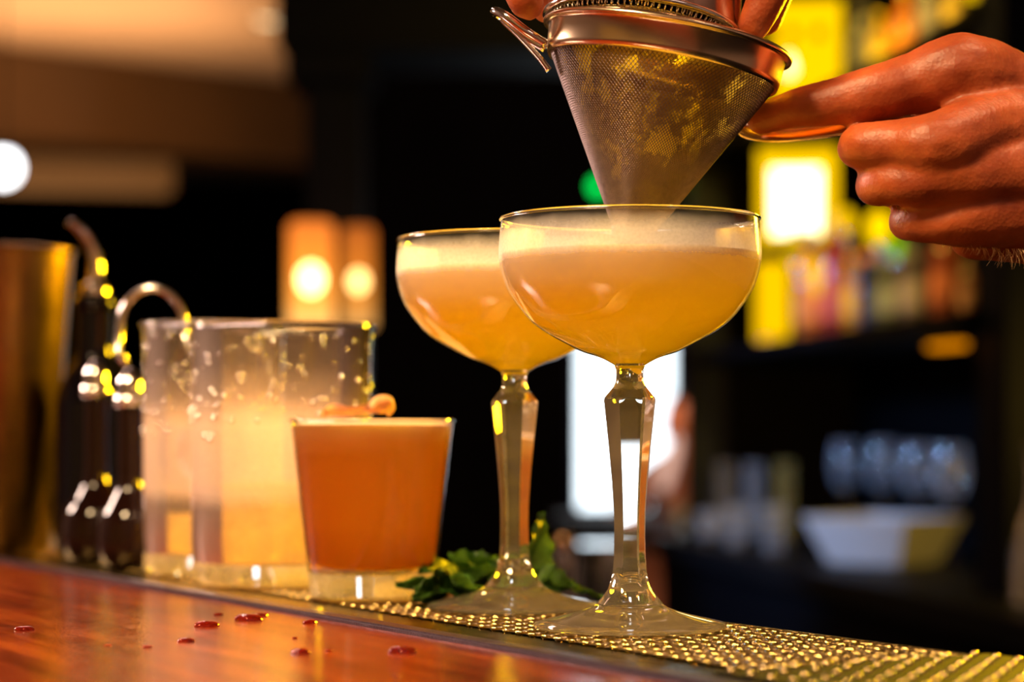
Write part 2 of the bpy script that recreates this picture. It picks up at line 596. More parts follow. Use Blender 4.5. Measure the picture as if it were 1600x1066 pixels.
# sconce on the column, and a modelled copy for its reflection
sh_grad = [(0.0, (1.0, 0.50, 0.14)), (0.25, (1.0, 0.36, 0.05)), (0.6, (0.9, 0.25, 0.025)), (1.0, (0.65, 0.15, 0.02))]
def sconce(u, ww, v0, v1, Y, k, label):
    p0, p1 = P(u, v1, Y), P(u, v0, Y)
    r = ww / 2 / F * Y
    h = p1.z - p0.z
    t = thing('wall_sconce', label, 'lamp', tuple(p0), group='frosted tube sconce on the dark column and its reflection copy')
    m, nt, out = nodes_of('frosted_lit_shade')
    e = N(nt, 'Emission', Strength=k)
    vec = coords(nt, kind='Generated')
    s = N(nt, 'SeparateXYZ'); nt.links.new(vec, s.inputs[0])
    rp = ramp(nt, sh_grad, s.outputs[2]); nt.links.new(rp.outputs[0], e.inputs[0])
    tr = N(nt, 'BsdfTransparent', Color=(1, 0.85, 0.6, 1))
    mx = N(nt, 'MixShader'); mx.inputs[0].default_value = 0.85
    nt.links.new(tr.outputs[0], mx.inputs[1]); nt.links.new(e.outputs[0], mx.inputs[2]); nt.links.new(mx.outputs[0], out.inputs[0])
    from_bm('lamp_shade', lathe([(r * 0.97, 0), (r, 0.004), (r, h * 0.96), (r * 0.8, h)], 32), m, t)
    from_bm('bulb', ball((0, 0, h * 0.46), r * 0.5, sc=(1, 1, 1.25), sub=3), emitter('sconce_bulb', (1.0, 0.72, 0.34), 34.0 * k), t)
    from_bm('bracket', box(-0.012, 0.012, r * 0.9, 4.15 - Y, h * 0.9, h * 0.98, 0.002), M['steel'], t, smooth=False)
    from_bm('base_cap', lathe([(0, -0.006), (r * 0.5, -0.005), (r * 0.98, 0.0)], 32), M['steel'], t)
sconce(486, 70, 347, 512, 4.03, 1.35, 'wide frosted tube sconce glowing bright orange on the dark column')
sconce(560, 50, 355, 512, 4.05, 0.70, 'narrow dimmer orange copy of the sconce in place of its reflection at the right side of the column')  # second sconce body modelled where the first one is mirrored

# small green lamp
c = P(934, 292, 4.6)
t = thing('indicator_lamp', 'small round green lamp shining behind the cone strainer', 'lamp', tuple(c))
from_bm('lens', ball((0, 0, 0), 0.016, sub=3), emitter('green_lens', (0.0, 1.0, 0.10), 1.5), t)
from_bm('housing', lathe([(0.010, 0), (0.02, 0.0), (0.02, 0.03), (0.0, 0.03)], 24), M['black'], t, rot=(-PI / 2, 0, 0))
from_bm('stem', tube([(0, 0.02, 0), (0, 0.02, 3.0 - c.z)], 0.004, 8), M['black'], t)

# ------------------------------------------------------------------ the bar
bar = thing('bar_counter', 'red varnished wooden bar counter with a dark metal lip', 'bar counter', (0, 0, 0))
o = from_bm('bar_top', prism([(-1.5, -0.56), (2.2, -0.56), (2.2, -0.004), (-1.5, -0.004)], BZ - 0.045, BZ, 0.002), M['wood'], bar, smooth=False)
o.location = (BO.x, BO.y, 0)
o.rotation_euler = (0, 0, math.atan2(BA.y, BA.x))
o.scale = (1, -1, 1)
o.scale = (1, 1, 1)
# local +Y of this frame points to the guest side when rotated; flip the slab to the guest side
o.data.transform(Matrix.Diagonal((1, -1, 1, 1)))
o.data.flip_normals()
from_bm('lip', bar_prism(-1.5, 2.2, -0.0058, 0.0024, BZ - 0.02, BZ + 0.0018, 0.0007), M['rubber'], bar, smooth=False)
from_bm('front_panel', bar_prism(-1.5, 2.2, -0.50, -0.46, 0, BZ - 0.045), M['dark_wood'], bar, smooth=False)
from_bm('rear_panel', bar_prism(-1.5, 2.2, 0.02, 0.09, 0, BZ - 0.0225), M['black'], bar, smooth=False)

# steel service mat: smooth border, perforated plate, dark pan
PS0, PS1, PN0, PN1 = -0.34, 0.80, 0.030, 0.1185
mat_t = thing('bar_mat', 'long perforated steel drip mat under the glasses, smooth along its front edge', 'bar mat', (0, 0, 0))
steel_mat = principled('mat_steel', (0.36, 0.27, 0.10), 0.17, 1.0, var=0.12, nscale=60, bump=0.4, bscale=500, rvar=0.10)
from_bm('border', bar_prism(-1.1, 2.0, 0.0025, PN0, BZ - 0.006, BZ - 0.0006, 0.0006), steel_mat, mat_t, smooth=False)
from_bm('pan', bar_prism(-1.1, 2.0, PN0, PN1, BZ - 0.022, BZ - 0.014), M['black'], mat_t, smooth=False)
from_bm('rear_rim', bar_prism(-1.1, 2.0, PN1, PN1 + 0.0016, BZ - 0.018, BZ + 0.0002, 0.0004), steel_mat, mat_t, smooth=False)
def perforated():
    pitch, nrow, K = 0.0090, 11, 6
    row = (PN1 - PN0) / nrow
    ky = row / (pitch * math.sqrt(3) / 2)
    ncol = int((PS1 - PS0) / pitch)
    verts, faces = [], []
    hr = pitch / 2 / math.cos(PI / 6)
    for i in range(nrow):
        for j in range(ncol):
            s = PS0 + (j + (0.5 if i % 2 else 0)) * pitch
            n = PN0 + (i + 0.5) * row
            base = len(verts)
            for rr, zz in ((1.0, 0.0), (0.93, -0.00010), (0.86, -0.0005), (0.84, -0.0011)):
                for k in range(K):
                    a = 2 * PI * k / K + PI / 6
                    verts.append((*B(s + hr * rr * math.cos(a), n + hr * rr * ky * math.sin(a)), BZ + zz))
            for q in range(3):
                for k in range(K):
                    k2 = (k + 1) % K
                    faces.append((base + q * K + k, base + q * K + k2, base + (q + 1) * K + k2, base + (q + 1) * K + k))
    me = bpy.data.meshes.new('perforated_plate')
    me.from_pydata(verts, [], faces)
    me.flip_normals() if me.polygons[0].normal.z < 0 else None
    o = link('perforated_plate', me, steel_mat, mat_t, smooth=True, sharp=50)
    o['kind'] = 'stuff'
perforated()

# raised peg mat lying on the near end of the steel mat
pm = thing('peg_mat', 'raised glossy mat of round pegs lying on the near end of the steel mat', 'bar mat', (0, 0, 0))
pegm = principled('glossy_pegs', (0.55, 0.42, 0.20), 0.10, 1.0, var=0.1)
from_bm('base_sheet', bar_prism(-0.36, -0.097, 0.0125, 0.119, BZ, BZ + 0.0012, 0.0003), M['black'], pm, smooth=False)
verts, faces = [], []
pp = 0.0058
for i in range(9):
    for j in range(27):
        s0, n0 = -0.1005 - j * 0.0098, 0.0165 + i * 0.0118
        b0 = len(verts)
        for rr, zz in ((0.0014, 0.0012), (0.0013, 0.0019), (0.0010, 0.0025), (0.0004, 0.0028)):
            for k in range(10):
                a = 2 * PI * k / 10
                verts.append((*B(s0 + rr * math.cos(a), n0 + rr * math.sin(a)), BZ + zz))
        for q in range(3):
            for k in range(10):
                k2 = (k + 1) % 10
                faces.append((b0 + q * 10 + k, b0 + q * 10 + k2, b0 + q * 10 + 10 + k2, b0 + q * 10 + 10 + k))
        faces.append(tuple(b0 + 30 + k for k in range(10)))
me = bpy.data.meshes.new('peg_field')
me.from_pydata(verts, [], faces)
o = link('peg_field', me, pegm, pm, smooth=True, sharp=50)
o['kind'] = 'stuff'

# red drops on the wood
drop_m = principled('red_liquid', (0.45, 0.03, 0.01), 0.02, var=0, trans=0.9, ior=1.34)
drops = [
    (38, 985, 15, 'round red drop alone on the wood nearest the left end of the bar'),
    (290, 1003, 13, 'red drop on the wood between the lone left drop and the puddles'),
    (322, 979, 19, 'wide red puddle left of the largest puddle'),
    (341, 961, 7, 'small red drop just behind the wide puddle'),
    (388, 969, 22, 'largest red puddle on the wood, with bubbles at its rim'),
    (408, 963, 12, 'red drop touching the far side of the largest puddle'),
    (470, 1021, 17, 'glossy red drop nearest the front, right of the middle'),
    (484, 974, 12, 'flat red drop near the dark metal lip'),
    (461, 998, 5, 'tiny red drop between the flat drop and the front drop'),
    (514, 1018, 6, 'tiny red drop just right of the glossy front drop'),
    (628, 1020, 22, 'thin dried red stain close to the metal lip'),
    (230, 1012, 7, 'tiny red drop left of the long row of drops'),
    (168, 1010, 6, 'tiny red drop nearest the lone left drop'),
    (620, 1058, 6, 'tiny red drop at the front below the dried stain'),
]
for (u, v, rp, lab) in drops:
    Y = F * (CZ - BZ) / (v - HV)
    r = rp / F * Y
    t_ = lathe([(r, 0.0), (r * 0.97, r * 0.16), (r * 0.8, r * 0.32), (r * 0.5, r * 0.42), (0, r * 0.46)], 28,
               fn=lambda t, rr, z, k=rp: rr * (1 + 0.10 * math.sin(2 * t + k) + 0.06 * math.sin(5 * t + k)))
    o = from_bm('spilled_drop', t_, drop_m, loc=P(u, v, Y) + Vector((0, 0, 0.0001)))
    tag(o, lab, 'drop', 'red drops spilled on the wooden bar')

M['brightened'] = hazed_glass('brightened_base_glass', 0.30, (0.95, 0.82, 0.70))  # pale haze mixed in for the light showing in the thick bases

# ------------------------------------------------------------------ coupe glasses
mm = 0.001
bowl_pts = [(5.2, 96), (10.3, 98.8), (17.4, 101.2), (24.6, 104.8), (31.2, 108.4), (36.8, 112.6), (41.4, 118.2), (44.6, 123), (46.4, 127.5), (47.7, 132.5), (48.1, 137), (47.9, 142), (47.3, 149.6)]
bowl_prof = [(r * mm, z * mm) for r, z in spline(bowl_pts, 5)]
stem_pts = [(35.2, 0.3), (35.4, 1.2), (34.6, 1.9), (30, 3.0), (24, 4.3), (18, 5.9), (14.2, 7.4), (12.6, 8.4)]
up_pts = [(12.2, 9.0), (10.2, 11.2), (8.2, 14.0), (6.9, 17.5), (6.2, 21), (5.85, 26), (5.7, 33), (5.8, 42), (6.6, 54), (7.8, 67), (9.4, 82.2), (9.55, 83.3), (9.3, 84.4), (7.8, 86.2), (5.9, 88.5), (5.1, 90.4), (4.95, 92.5), (5.0, 94.5), (5.6, 96.0)]
def hexed(t, r, z):
    z *= 1000
    if z < 12 or z > 87.0:
        k = 0.0
    elif z < 20:
        k = (z - 12) / 8
    elif z < 83.4:
        k = 1.0
    else:
        k = max(0, 1 - (z - 83.4) / 3.6)
    a = (t % (PI / 3)) - PI / 6
    return r * (1 - k + k * math.cos(PI / 6) / math.cos(a))
CM = {
    'bowl': thin_glass('coupe_bowl_glass', frost=(0.095, 0.150, [(0.0, 0.01), (0.40, 0.02), (0.70, 0.22), (0.765, 0.64), (0.86, 0.52), (0.93, 0.22), (0.97, 0.02)]), frost_col=(0.88, 0.84, 0.84), rough=0.03),
    'foot': hazed_glass('misted_foot_glass', 0.07, (0.62, 0.50, 0.34)),
    'stem': hazed_glass('lightened_stem_glass', 0.035, (0.90, 0.80, 0.74)),  # faint haze standing in for the light tints the facets mirror
    'drink': cloudy('yellow_cocktail', [(0.0, (0.88, 0.78, 0.01)), (0.35, (0.99, 0.80, 0.01)), (0.8, (1.0, 0.80, 0.05)), (1.0, (1.0, 0.82, 0.20))], 0.096, 0.140),
}
def coupe(c, label, turn, level=0.1365):
    t = thing('coupe_glass', label, 'cocktail glass', (c[0], c[1], BZ), (0, 0, turn), 'coupe glasses of yellow cocktail')
    from_bm('bowl', lathe(bowl_prof, 128), CM['bowl'], t)
    ring = [(0.0473 * math.cos(2 * PI * k / 96), 0.0473 * math.sin(2 * PI * k / 96), 0.1498) for k in range(96)]
    from_bm('rim', tube(ring, 0.00068, 8, closed=True), M['glass'], t)
    foot = [(0.0, 0.0022), (0.010, 0.0020), (0.022, 0.0010), (0.0335, 0.0001)] + [(r * mm, z * mm) for r, z in stem_pts]
    # foot and stem are one solid of glass, split in parts where the moulded ring is
    foot_b = lathe(foot + [(0.0119, 0.0088), (0.0, 0.0089)], 128)
    from_bm('foot', foot_b, CM['foot'], t, sharp=40)
    up = [(0, 0.0089), (0.0116, 0.0089)] + [(r * mm, z * mm) for r, z in up_pts] + [(0.0050, 0.0970), (0, 0.0975)]
    from_bm('stem', lathe(up, 96, fn=hexed), CM['stem'], t, sharp=24)
    inner = [(max(0.0, r - 0.0009), z + 0.0006) for r, z in bowl_prof if z < level]
    inner = [(0, 0.0975)] + inner + [(inner[-1][0], level), (inner[-1][0] * 0.96, level - 0.0006), (0, level - 0.0006)]
    from_bm('drink', lathe(inner, 96), CM['drink'], t, sharp=50)
    return t
G1 = Vector(((984 - 800) / F * 0.798, 0.798)); G2 = Vector(((804 - 800) / F * 0.886, 0.886))
coupe(G1, 'front coupe glass of yellow cocktail, directly under the cone strainer', R(3))
coupe(G2, 'second coupe glass of yellow cocktail, behind the front one beside the mint', R(-9))

# droplets and crumbs of condensation are in the haze of the glass itself

# ------------------------------------------------------------------ rocks glass
def rocks():
    cy = 0.9375
    c = ((581 - 800) / F * cy, cy)
    t = thing('rocks_glass', 'short tumbler of cloudy orange drink with thick clear base, beside the mint', 'cocktail glass', (c[0], c[1], BZ))
    rt, rb, h = 0.0350, 0.0262, 0.0765
    def rr(z): return rb + (rt - rb) * (z / h) ** 0.95
    outer = [(rr(z), z) for z in [0.0012, 0.004, 0.012, 0.02, 0.03, 0.04, 0.05, 0.06, 0.07, h]]
    from_bm('glass_wall', lathe([(rr(z), z) for z in [0.0115, 0.02, 0.03, 0.04, 0.05, 0.06, 0.07, h]], 96), thin_glass('tumbler_glass', frost=(0.0, h, [(0.0, 0.0), (0.8, 0.01), (0.92, 0.06), (1.0, 0.03)]), frost_col=(0.85, 0.6, 0.35)), t)
    from_bm('base', lathe([(0, 0.0006), (rb * 0.80, 0.0), (rb * 0.95, 0.0003), (rr(0.002), 0.0018), (rr(0.011), 0.0112), (rr(0.012) - 0.001, 0.0122), (rb * 0.7, 0.0112), (0, 0.0105)], 96), M['brightened'], t, sharp=35)
    from_bm('rim', tube([(rt * math.cos(2 * PI * k / 64), rt * math.sin(2 * PI * k / 64), h) for k in range(64)], 0.0007, 8, closed=True), M['glass'], t)
    lv = h - 0.0022
    inn = [(0, 0.0125), (rb * 0.72, 0.0130), (rr(0.0145) - 0.0016, 0.0150)] + [(rr(z) - 0.0013, z) for z in (0.02, 0.03, 0.04, 0.05, 0.06, 0.07)] + [(rr(lv) - 0.0013, lv), (0, lv + 0.0004)]
    dm = cloudy('orange_cocktail', [(0.0, (0.80, 0.36, 0.0)), (0.3, (1.0, 0.62, 0.0)), (0.85, (1.0, 0.66, 0.01)), (0.93, (1.0, 0.72, 0.16)), (1.0, (0.92, 0.66, 0.36))], 0.012, h, 0.35)
    from_bm('drink', lathe(inn, 96), dm, t, sharp=50)
    # foam
    fm = lathe([(0, lv + 0.0022), (rt * 0.5, lv + 0.0021), (rt * 0.85, lv + 0.0016), (rt - 0.0018, lv + 0.0003)], 64)
    from_bm('foam', fm, principled('foam', (0.90, 0.62, 0.36), 0.6, var=0.08, nscale=500, bump=0.5, bscale=900, sss=0.3, sss_scale=0.004), t)
    # garnish: a curled dried slice lying across the rim
    g = thing('citrus_garnish', 'curled candied citrus slice lying on the foam of the orange drink', 'garnish', (c[0] - 0.006, c[1] - 0.004, BZ + h + 0.001), (R(4), R(-3), 0.3))
    gm = principled('candied_peel', (0.70, 0.36, 0.13), 0.5, var=0.35, nscale=300, bump=1.0, bscale=500, sss=0.4, sss_scale=0.004)
    bm = bmesh.new()
    rings = []
    for i in range(15):
        a = i / 14
        row = []
        for j in range(7):
            b = j / 6
            x = (a - 0.5) * 0.030
            y = (b - 0.5) * 0.015 * math.sqrt(max(0.05, 1 - (2 * a - 1) ** 2 * 0.8))
            z = 0.0028 + 0.0022 * math.sin(a * 9) * (b - 0.3) + 0.0020 * math.cos(b * 5 + a * 4) + 0.002 * a
            row.append(bm.verts.new((x, y, z)))
        rings.append(row)
    for a, b in zip(rings, rings[1:]):
        for j in range(6):
            bm.faces.new((a[j], a[j + 1], b[j + 1], b[j]))
    sol = bmesh.ops.solidify(bm, geom=bm.faces[:], thickness=-0.0022)
    bmesh.ops.recalc_face_normals(bm, faces=bm.faces)
    from_bm('slice', bm, gm, g)
    from_bm('curl', tube(spline([(0.006, 0, 0.003), (0.010, 0.001, 0.0065), (0.0145, 0.0, 0.0070), (0.0155, 0.0, 0.0035), (0.013, 0, 0.002)], 5), [0.0018 + 0.0008 * math.sin(i * 0.35) for i in range(21)], 10), gm, g)
rocks()

# ------------------------------------------------------------------ mixing glasses
frosty = thin_glass('mixing_glass_wall', tint=(0.96, 0.96, 0.95), frost=(0.0, 0.12, [(0.0, 0.05), (0.22, 0.10), (0.30, 0.14), (0.36, 0.48), (0.62, 0.52), (0.74, 0.16), (0.86, 0.05), (1.0, 0.03)]), frost_col=(0.95, 0.70, 0.58), rough=0.02)
droplet_m = principled('water_drop', (1, 1, 1), 0.0, var=0, trans=1.0, ior=1.33)
def mixing_glass(c, r, h, label, lvl, turn, seed):
    rng = random.Random(seed)
    t = thing('mixing_glass', label, 'mixing glass', (c[0], c[1], BZ), (0, 0, turn), 'mixing glasses standing on the steel mat')
    def spout(tt, rr, z):
        k = max(0.0, (z - h + 0.014) / 0.014)
        a = math.atan2(math.sin(tt), math.cos(tt))
        return rr * (1 + 0.16 * k * k * math.exp(-(a / 0.26) ** 2))
    from_bm('glass_wall', lathe([(r * 0.985, 0.011), (r, 0.02), (r, h * 0.4), (r, h * 0.8), (r * 1.003, h * 0.9), (r * 1.01, h * 0.96), (r * 1.025, h)], 128, fn=spout), frosty, t)
    rimp = [(spout(2 * PI * k / 96, r * 1.025, h) * math.cos(2 * PI * k / 96), spout(2 * PI * k / 96, r * 1.025, h) * math.sin(2 * PI * k / 96), h) for k in range(96)]
    from_bm('rim', tube(rimp, 0.0013, 8, closed=True), M['glass'], t)
    from_bm('base', lathe([(0, 0.001), (r * 0.85, 0.0), (r * 0.96, 0.0012), (r, 0.004), (r * 0.99, 0.0105), (r * 0.9, 0.0100), (0, 0.0095)], 96), M['brightened'], t, sharp=35)
    # pale liquid, clear enough to see through
    lm, nt, out = nodes_of('pale_yellow_liquid')
    tr = N(nt, 'BsdfTransparent', Color=(0.95, 0.86, 0.52, 1))
    df = N(nt, 'BsdfTranslucent', Color=(0.90, 0.66, 0.25, 1))
    d2 = N(nt, 'BsdfDiffuse', Color=(0.90, 0.66, 0.25, 1))
    ad = N(nt, 'MixShader'); ad.inputs[0].default_value = 0.5
    nt.links.new(df.outputs[0], ad.inputs[1]); nt.links.new(d2.outputs[0], ad.inputs[2])
    n = noise_tex(nt, coords(nt), 45, 4)
    rp = ramp(nt, [(0.35, (0.22,) * 3), (0.65, (0.55,) * 3)], n.outputs[0])
    mx = N(nt, 'MixShader')
    nt.links.new(rp.outputs[0], mx.inputs[0]); nt.links.new(tr.outputs[0], mx.inputs[1]); nt.links.new(ad.outputs[0], mx.inputs[2])
    nt.links.new(mx.outputs[0], out.inputs[0])
    from_bm('liquid', lathe([(0, 0.0112), (r * 0.93, 0.0118), (r - 0.0014, 0.016), (r - 0.0014, lvl), (r - 0.003, lvl - 0.0008), (0, lvl - 0.001)], 96), lm, t, sharp=50)
    # beads of water inside and outside the upper wall
    bm = bmesh.new()
    for k in range(150):
        a = rng.uniform(0, 2 * PI)
        z = h * rng.uniform(0.55, 0.98)
        ball((r * 1.004 * math.cos(a), r * 1.004 * math.sin(a), z), rng.uniform(0.0004, 0.0013), bm, (1, 1, rng.uniform(1, 1.5)), 1)
    o = from_bm('water_beads', bm, M['chrome'], t)
    o['kind'] = 'stuff'
    return t
mixing_glass((-0.1090, 1.028), 0.0422, 0.121, 'wide straight mixing glass half full of pale liquid, right behind the orange drink', 0.047, R(118), 3)
mixing_glass((-0.1510, 1.100), 0.0350, 0.125, 'narrower mixing glass with a strainer in it, left of the wide mixing glass', 0.030, R(150), 5)

# julep strainer standing in the left mixing glass, its loop handle over the rim
t = thing('julep_strainer', 'steel strainer with a looped handle standing in the narrower mixing glass', 'strainer', (-0.1510, 1.100, BZ + 0.0145))
p = []
L0, L1 = Vector((0.004, -0.018, 0.055)), Vector((-0.030, 0.016, 0.108))
loop = []
for k in range(17):
    a = PI * k / 16
    loop.append((-0.0335 + 0.0165 * math.cos(a), 0.016, 0.110 + 0.0205 * math.sin(a)))
from_bm('handle', tube([(0.006, -0.012, 0.062), (-0.004, 0.0, 0.085), (-0.016, 0.014, 0.103)] + loop + [(-0.051, 0.014, 0.098), (-0.046, 0.010, 0.092)], 0.0021, 10), M['steel'], t)
from_bm('strainer_bowl', lathe([(0, 0), (0.006, 0.0006), (0.013, 0.003), (0.018, 0.0075), (0.0185, 0.0080), (0.0175, 0.0080), (0.0125, 0.0042), (0, 0.0012)], 40), principled('dull_violet_steel', (0.32, 0.22, 0.26), 0.2, 1.0), t, loc=(0.004, -0.014, 0.046), rot=(R(72), R(-30), 0))

# ------------------------------------------------------------------ shaker tin, bottles at left
c = (-0.3130, 1.325)
t = thing('shaker_tin', 'tall tapered brass-coloured shaker tin at the left end of the bar mat', 'shaker', (c[0], c[1], BZ))
brass = principled('brass_tin', (0.34, 0.20, 0.07), 0.30, 1.0, var=0.2, nscale=30, rvar=0.08)
from_bm('tin_body', lathe([(0, 0.0), (0.030, 0.0), (0.0315, 0.002), (0.0450, 0.177), (0.0455, 0.180)], 80), brass, t, sharp=40)
from_bm('rolled_rim', tube([(0.0457 * math.cos(2 * PI * k / 64), 0.0457 * math.sin(2 * PI * k / 64), 0.181) for k in range(64)], 0.0015, 8, closed=True), brass, t)
from_bm('inner_wall', lathe([(0.030, 0.004), (0.0440, 0.179)], 64), M['steel'], t)

c = (-0.2493, 1.300)
t = thing('pour_bottle', 'slim black glass bottle with a curved steel pour spout, beside the brass tin', 'bottle', (c[0], c[1], BZ))
dkglass = principled('black_bottle_glass', (0.004, 0.004, 0.010), 0.06, var=0.1)
from_bm('bottle_body', lathe([(r * mm, z * mm) for r, z in spline([(0, 0), (20, 0), (22.5, 2), (23, 8), (23, 80), (22, 92), (18, 104), (13, 112), (10.6, 118), (10.2, 128), (10.2, 146)], 5)], 64), dkglass, t, sharp=50)
from_bm('neck_collar', lathe([(r * mm, z * mm) for r, z in [(10.4, 143), (11.6, 143.5), (11.8, 148), (11.2, 152), (8, 153), (0, 153.5)]], 40), dkglass, t)
from_bm('stopper', lathe([(r * mm, z * mm) for r, z in [(8.5, 153), (8.8, 156), (7.2, 159), (4.5, 161), (0, 162)]], 32), M['steel'], t)
sp = spline([(0, 0, 0.160), (0.001, 0, 0.170), (-0.001, -0.001, 0.180), (-0.0065, -0.003, 0.190), (-0.0145, -0.005, 0.1965)], 6)
from_bm('spout', tube(sp, [0.0048 - 0.0026 * i / (len(sp) - 1) for i in range(len(sp))], 14), M['chrome'], t)

def dasher(c, r, h, label, cap):
    t = thing('bitters_bottle', label, 'bottle', (c[0], c[1], BZ), group='small round-bellied bitters bottles')
    prof = spline([(0, 0), (r * 0.75, 0), (r * 0.97, 0.006), (r, 0.016), (r * 0.9, 0.027), (r * 0.6, 0.036), (r * 0.38, 0.044), (0.0062, 0.056), (0.0060, h - 0.012)], 6)
    am = principled('amber_bitters_glass', (0.010, 0.003, 0.002), 0.05, var=0.1)
    from_bm('bottle_body', lathe(prof, 56), am, t)
    from_bm('collar', lathe([(0.0061, h - 0.014), (0.0082, h - 0.013), (0.0082, h - 0.008), (0.0064, h - 0.007)], 32), M['chrome'], t)
    from_bm('cap', lathe([(0.0064, h - 0.007), (0.0066, h), (0.0045, h + 0.003), (0.0026, h + 0.0065), (0, h + 0.007)], 32), cap, t)
dasher((-0.2294, 1.200), 0.0190, 0.104, 'round-bellied dark bitters bottle next to the black pour bottle', M['chrome'])
dasher((-0.2019, 1.150), 0.0170, 0.098, 'round-bellied dark bitters bottle next to the narrower mixing glass', M['chrome'])

# ------------------------------------------------------------------ mint
def leaf_mesh(L, W, curl, seed, fold=0.25):
    rng = random.Random(seed)
    bm = bmesh.new()
    nu, nv = 18, 8
    g = []
    ph = rng.uniform(0, 6)
    for i in range(nu + 1):
        a = i / nu
        row = []
        wv = W * (math.sin(PI * a ** 0.78) ** 0.8) * (1 + 0.10 * (1 if i % 2 else -0.6)) + 0.0002
        for j in range(-nv // 2, nv // 2 + 1):
            b = j / (nv / 2)
            y = wv * b
            x = L * a - 0.1 * W * abs(b)
            z = curl * L * a * a + fold * abs(y) + 0.0011 * math.sin(a * 22 - abs(b) * 5) * abs(b) + 0.0012 * math.sin(ph + a * 7 + b * 3)
            row.append(bm.verts.new((x, y, z)))
        g.append(row)
    for a, b in zip(g, g[1:]):
        for j in range(nv):
            bm.faces.new((a[j], a[j + 1], b[j + 1], b[j]))
    bmesh.ops.solidify(bm, geom=bm.faces[:], thickness=-0.0004)
    bmesh.ops.recalc_face_normals(bm, faces=bm.faces)
    return bm
mint_m = principled('mint_leaf', (0.018, 0.065, 0.006), 0.42, var=0.45, nscale=150, bump=0.9, bscale=420, sss=0.25, sss_r=(0.5, 1, 0.1), sss_scale=0.003)
mint_s = principled('mint_stalk', (0.10, 0.16, 0.03), 0.5, var=0.2)
mc = P(800, 925, 0.932); mc.z = BZ
t = thing('mint_sprig', 'dark green mint sprig lying on the mat behind the second coupe', 'mint', tuple(mc))
leaves = [  # from (u, v, Y), to (u, v, Y), width mm, curl, roll deg
    ((770, 915, .690), (622, 938, .655), 11, 0.10, 15), ((765, 905, .700), (650, 898, .672), 10, 0.05, -20),
    ((790, 908, .688), (700, 884, .680), 10, 0.20, 35), ((700, 930, .668), (640, 912, .650), 9, -0.1, 50),
    ((740, 928, .680), (670, 938, .655), 9, 0.15, -30), ((780, 900, .700), (745, 878, .700), 7, 0.3, 60),
    ((760, 935, .672), (700, 925, .650), 8, 0.2, -10), ((800, 905, .690), (740, 905, .668), 9, 0.2, 20),
    ((832, 905, .690), (845, 800, .695), 8, 0.03, 78), ((820, 905, .690), (905, 925, .680), 9, 0.05, 30),
    ((850, 915, .690), (948, 934, .672), 8, -0.05, -10), ((830, 900, .70), (880, 905, .705), 8, 0.2, -30),
]
for i, (a, b, W, cu, ro) in enumerate(leaves):
    pa, pb = P(a[0], a[1], a[2] * 1.36), P(b[0], b[1], b[2] * 1.36)
    pa.z = max(pa.z, BZ + 0.004); pb.z = max(pb.z, BZ + 0.003)
    d = pb - pa
    o = from_bm('leaf', leaf_mesh(d.length, W * mm, cu, i), mint_m, t)
    q = d.to_track_quat('X', 'Z').to_matrix().to_4x4()
    o.matrix_local = Matrix.Translation(pa - mc) @ q @ Matrix.Rotation(R(ro), 4, 'X')
st = [P(742, 918, .94), P(790, 918, .94), P(830, 918, .94), P(870, 925, .94)]
from_bm('stalk', tube(spline([tuple(q_ - mc + Vector((0, 0, 0.003))) for q_ in st], 5), 0.0013, 8), mint_s, t)

# ------------------------------------------------------------------ cone strainer
DY = 0.211            # everything the hands hold stands this much further than first measured
def P2(u, v, Y): return P(u, v, Y + DY)
sc_c = P2(1035, 108, 0.590)
st_t = thing('cone_strainer', 'fine mesh cone strainer held over the front coupe glass', 'strainer', tuple(sc_c), (R(0), R(10.2), 0))
def cone_r(z):                       # z from 0 down to -0.068
    d = z + 0.0740
    if z > -0.060:
        return d * 0.5676
    k = (z + 0.0685) / 0.0085
    return 0.00795 * math.sqrt(max(0.0, 1 - (1 - k) ** 2))
def mesh_cone():
    bm = bmesh.new()
    K = 150
    zs = []
    z = 0.0
    while z > -0.0684:
        zs.append(z)
        z -= max(0.00045, 2 * PI * max(cone_r(z), 0.004) / K * 0.42 + 0.0002)
    rows = []
    for i, z in enumerate(zs):
        r = cone_r(z)
        off = 0.5 if i % 2 else 0.0
        rows.append([bm.verts.new((r * math.cos(2 * PI * (k + off) / K), r * math.sin(2 * PI * (k + off) / K), z)) for k in range(K)])
    for i in range(len(rows) - 2):
        a, b, c_ = rows[i], rows[i + 1], rows[i + 2]
        for k in range(K):
            if i % 2 == 0:
                l, r_ = b[(k - 1) % K], b[k]
            else:
                l, r_ = b[k], b[(k + 1) % K]
            bm.faces.new((a[k], l, c_[k], r_))
    return bm
o = from_bm('wire_mesh', mesh_cone(), M['wire'], st_t)
md = o.modifiers.new('wires', 'WIREFRAME')
md.thickness = 0.00042
md.use_even_offset = False
# thin film of wet pulp clinging inside the mesh
fm, nt, out = nodes_of('wet_mesh_film')
tr = N(nt, 'BsdfTransparent', Color=(0.80, 0.70, 0.66, 1))
df = N(nt, 'BsdfDiffuse', Color=(0.06, 0.038, 0.040, 1))
tl = N(nt, 'BsdfTranslucent', Color=(0.60, 0.38, 0.06, 1))
gl = N(nt, 'BsdfGlossy', Roughness=0.35, Color=(0.4, 0.3, 0.22, 1))
a1 = N(nt, 'MixShader'); a1.inputs[0].default_value = 0.5
a2 = N(nt, 'MixShader'); a2.inputs[0].default_value = 0.35
a3 = N(nt, 'MixShader')
n = noise_tex(nt, coords(nt), 70, 5)
rp = ramp(nt, [(0.38, (0.35,) * 3), (0.62, (0.9,) * 3)], n.outputs[0])
nt.links.new(df.outputs[0], a1.inputs[1]); nt.links.new(tl.outputs[0], a1.inputs[2])
nt.links.new(a1.outputs[0], a2.inputs[1]); nt.links.new(gl.outputs[0], a2.inputs[2])
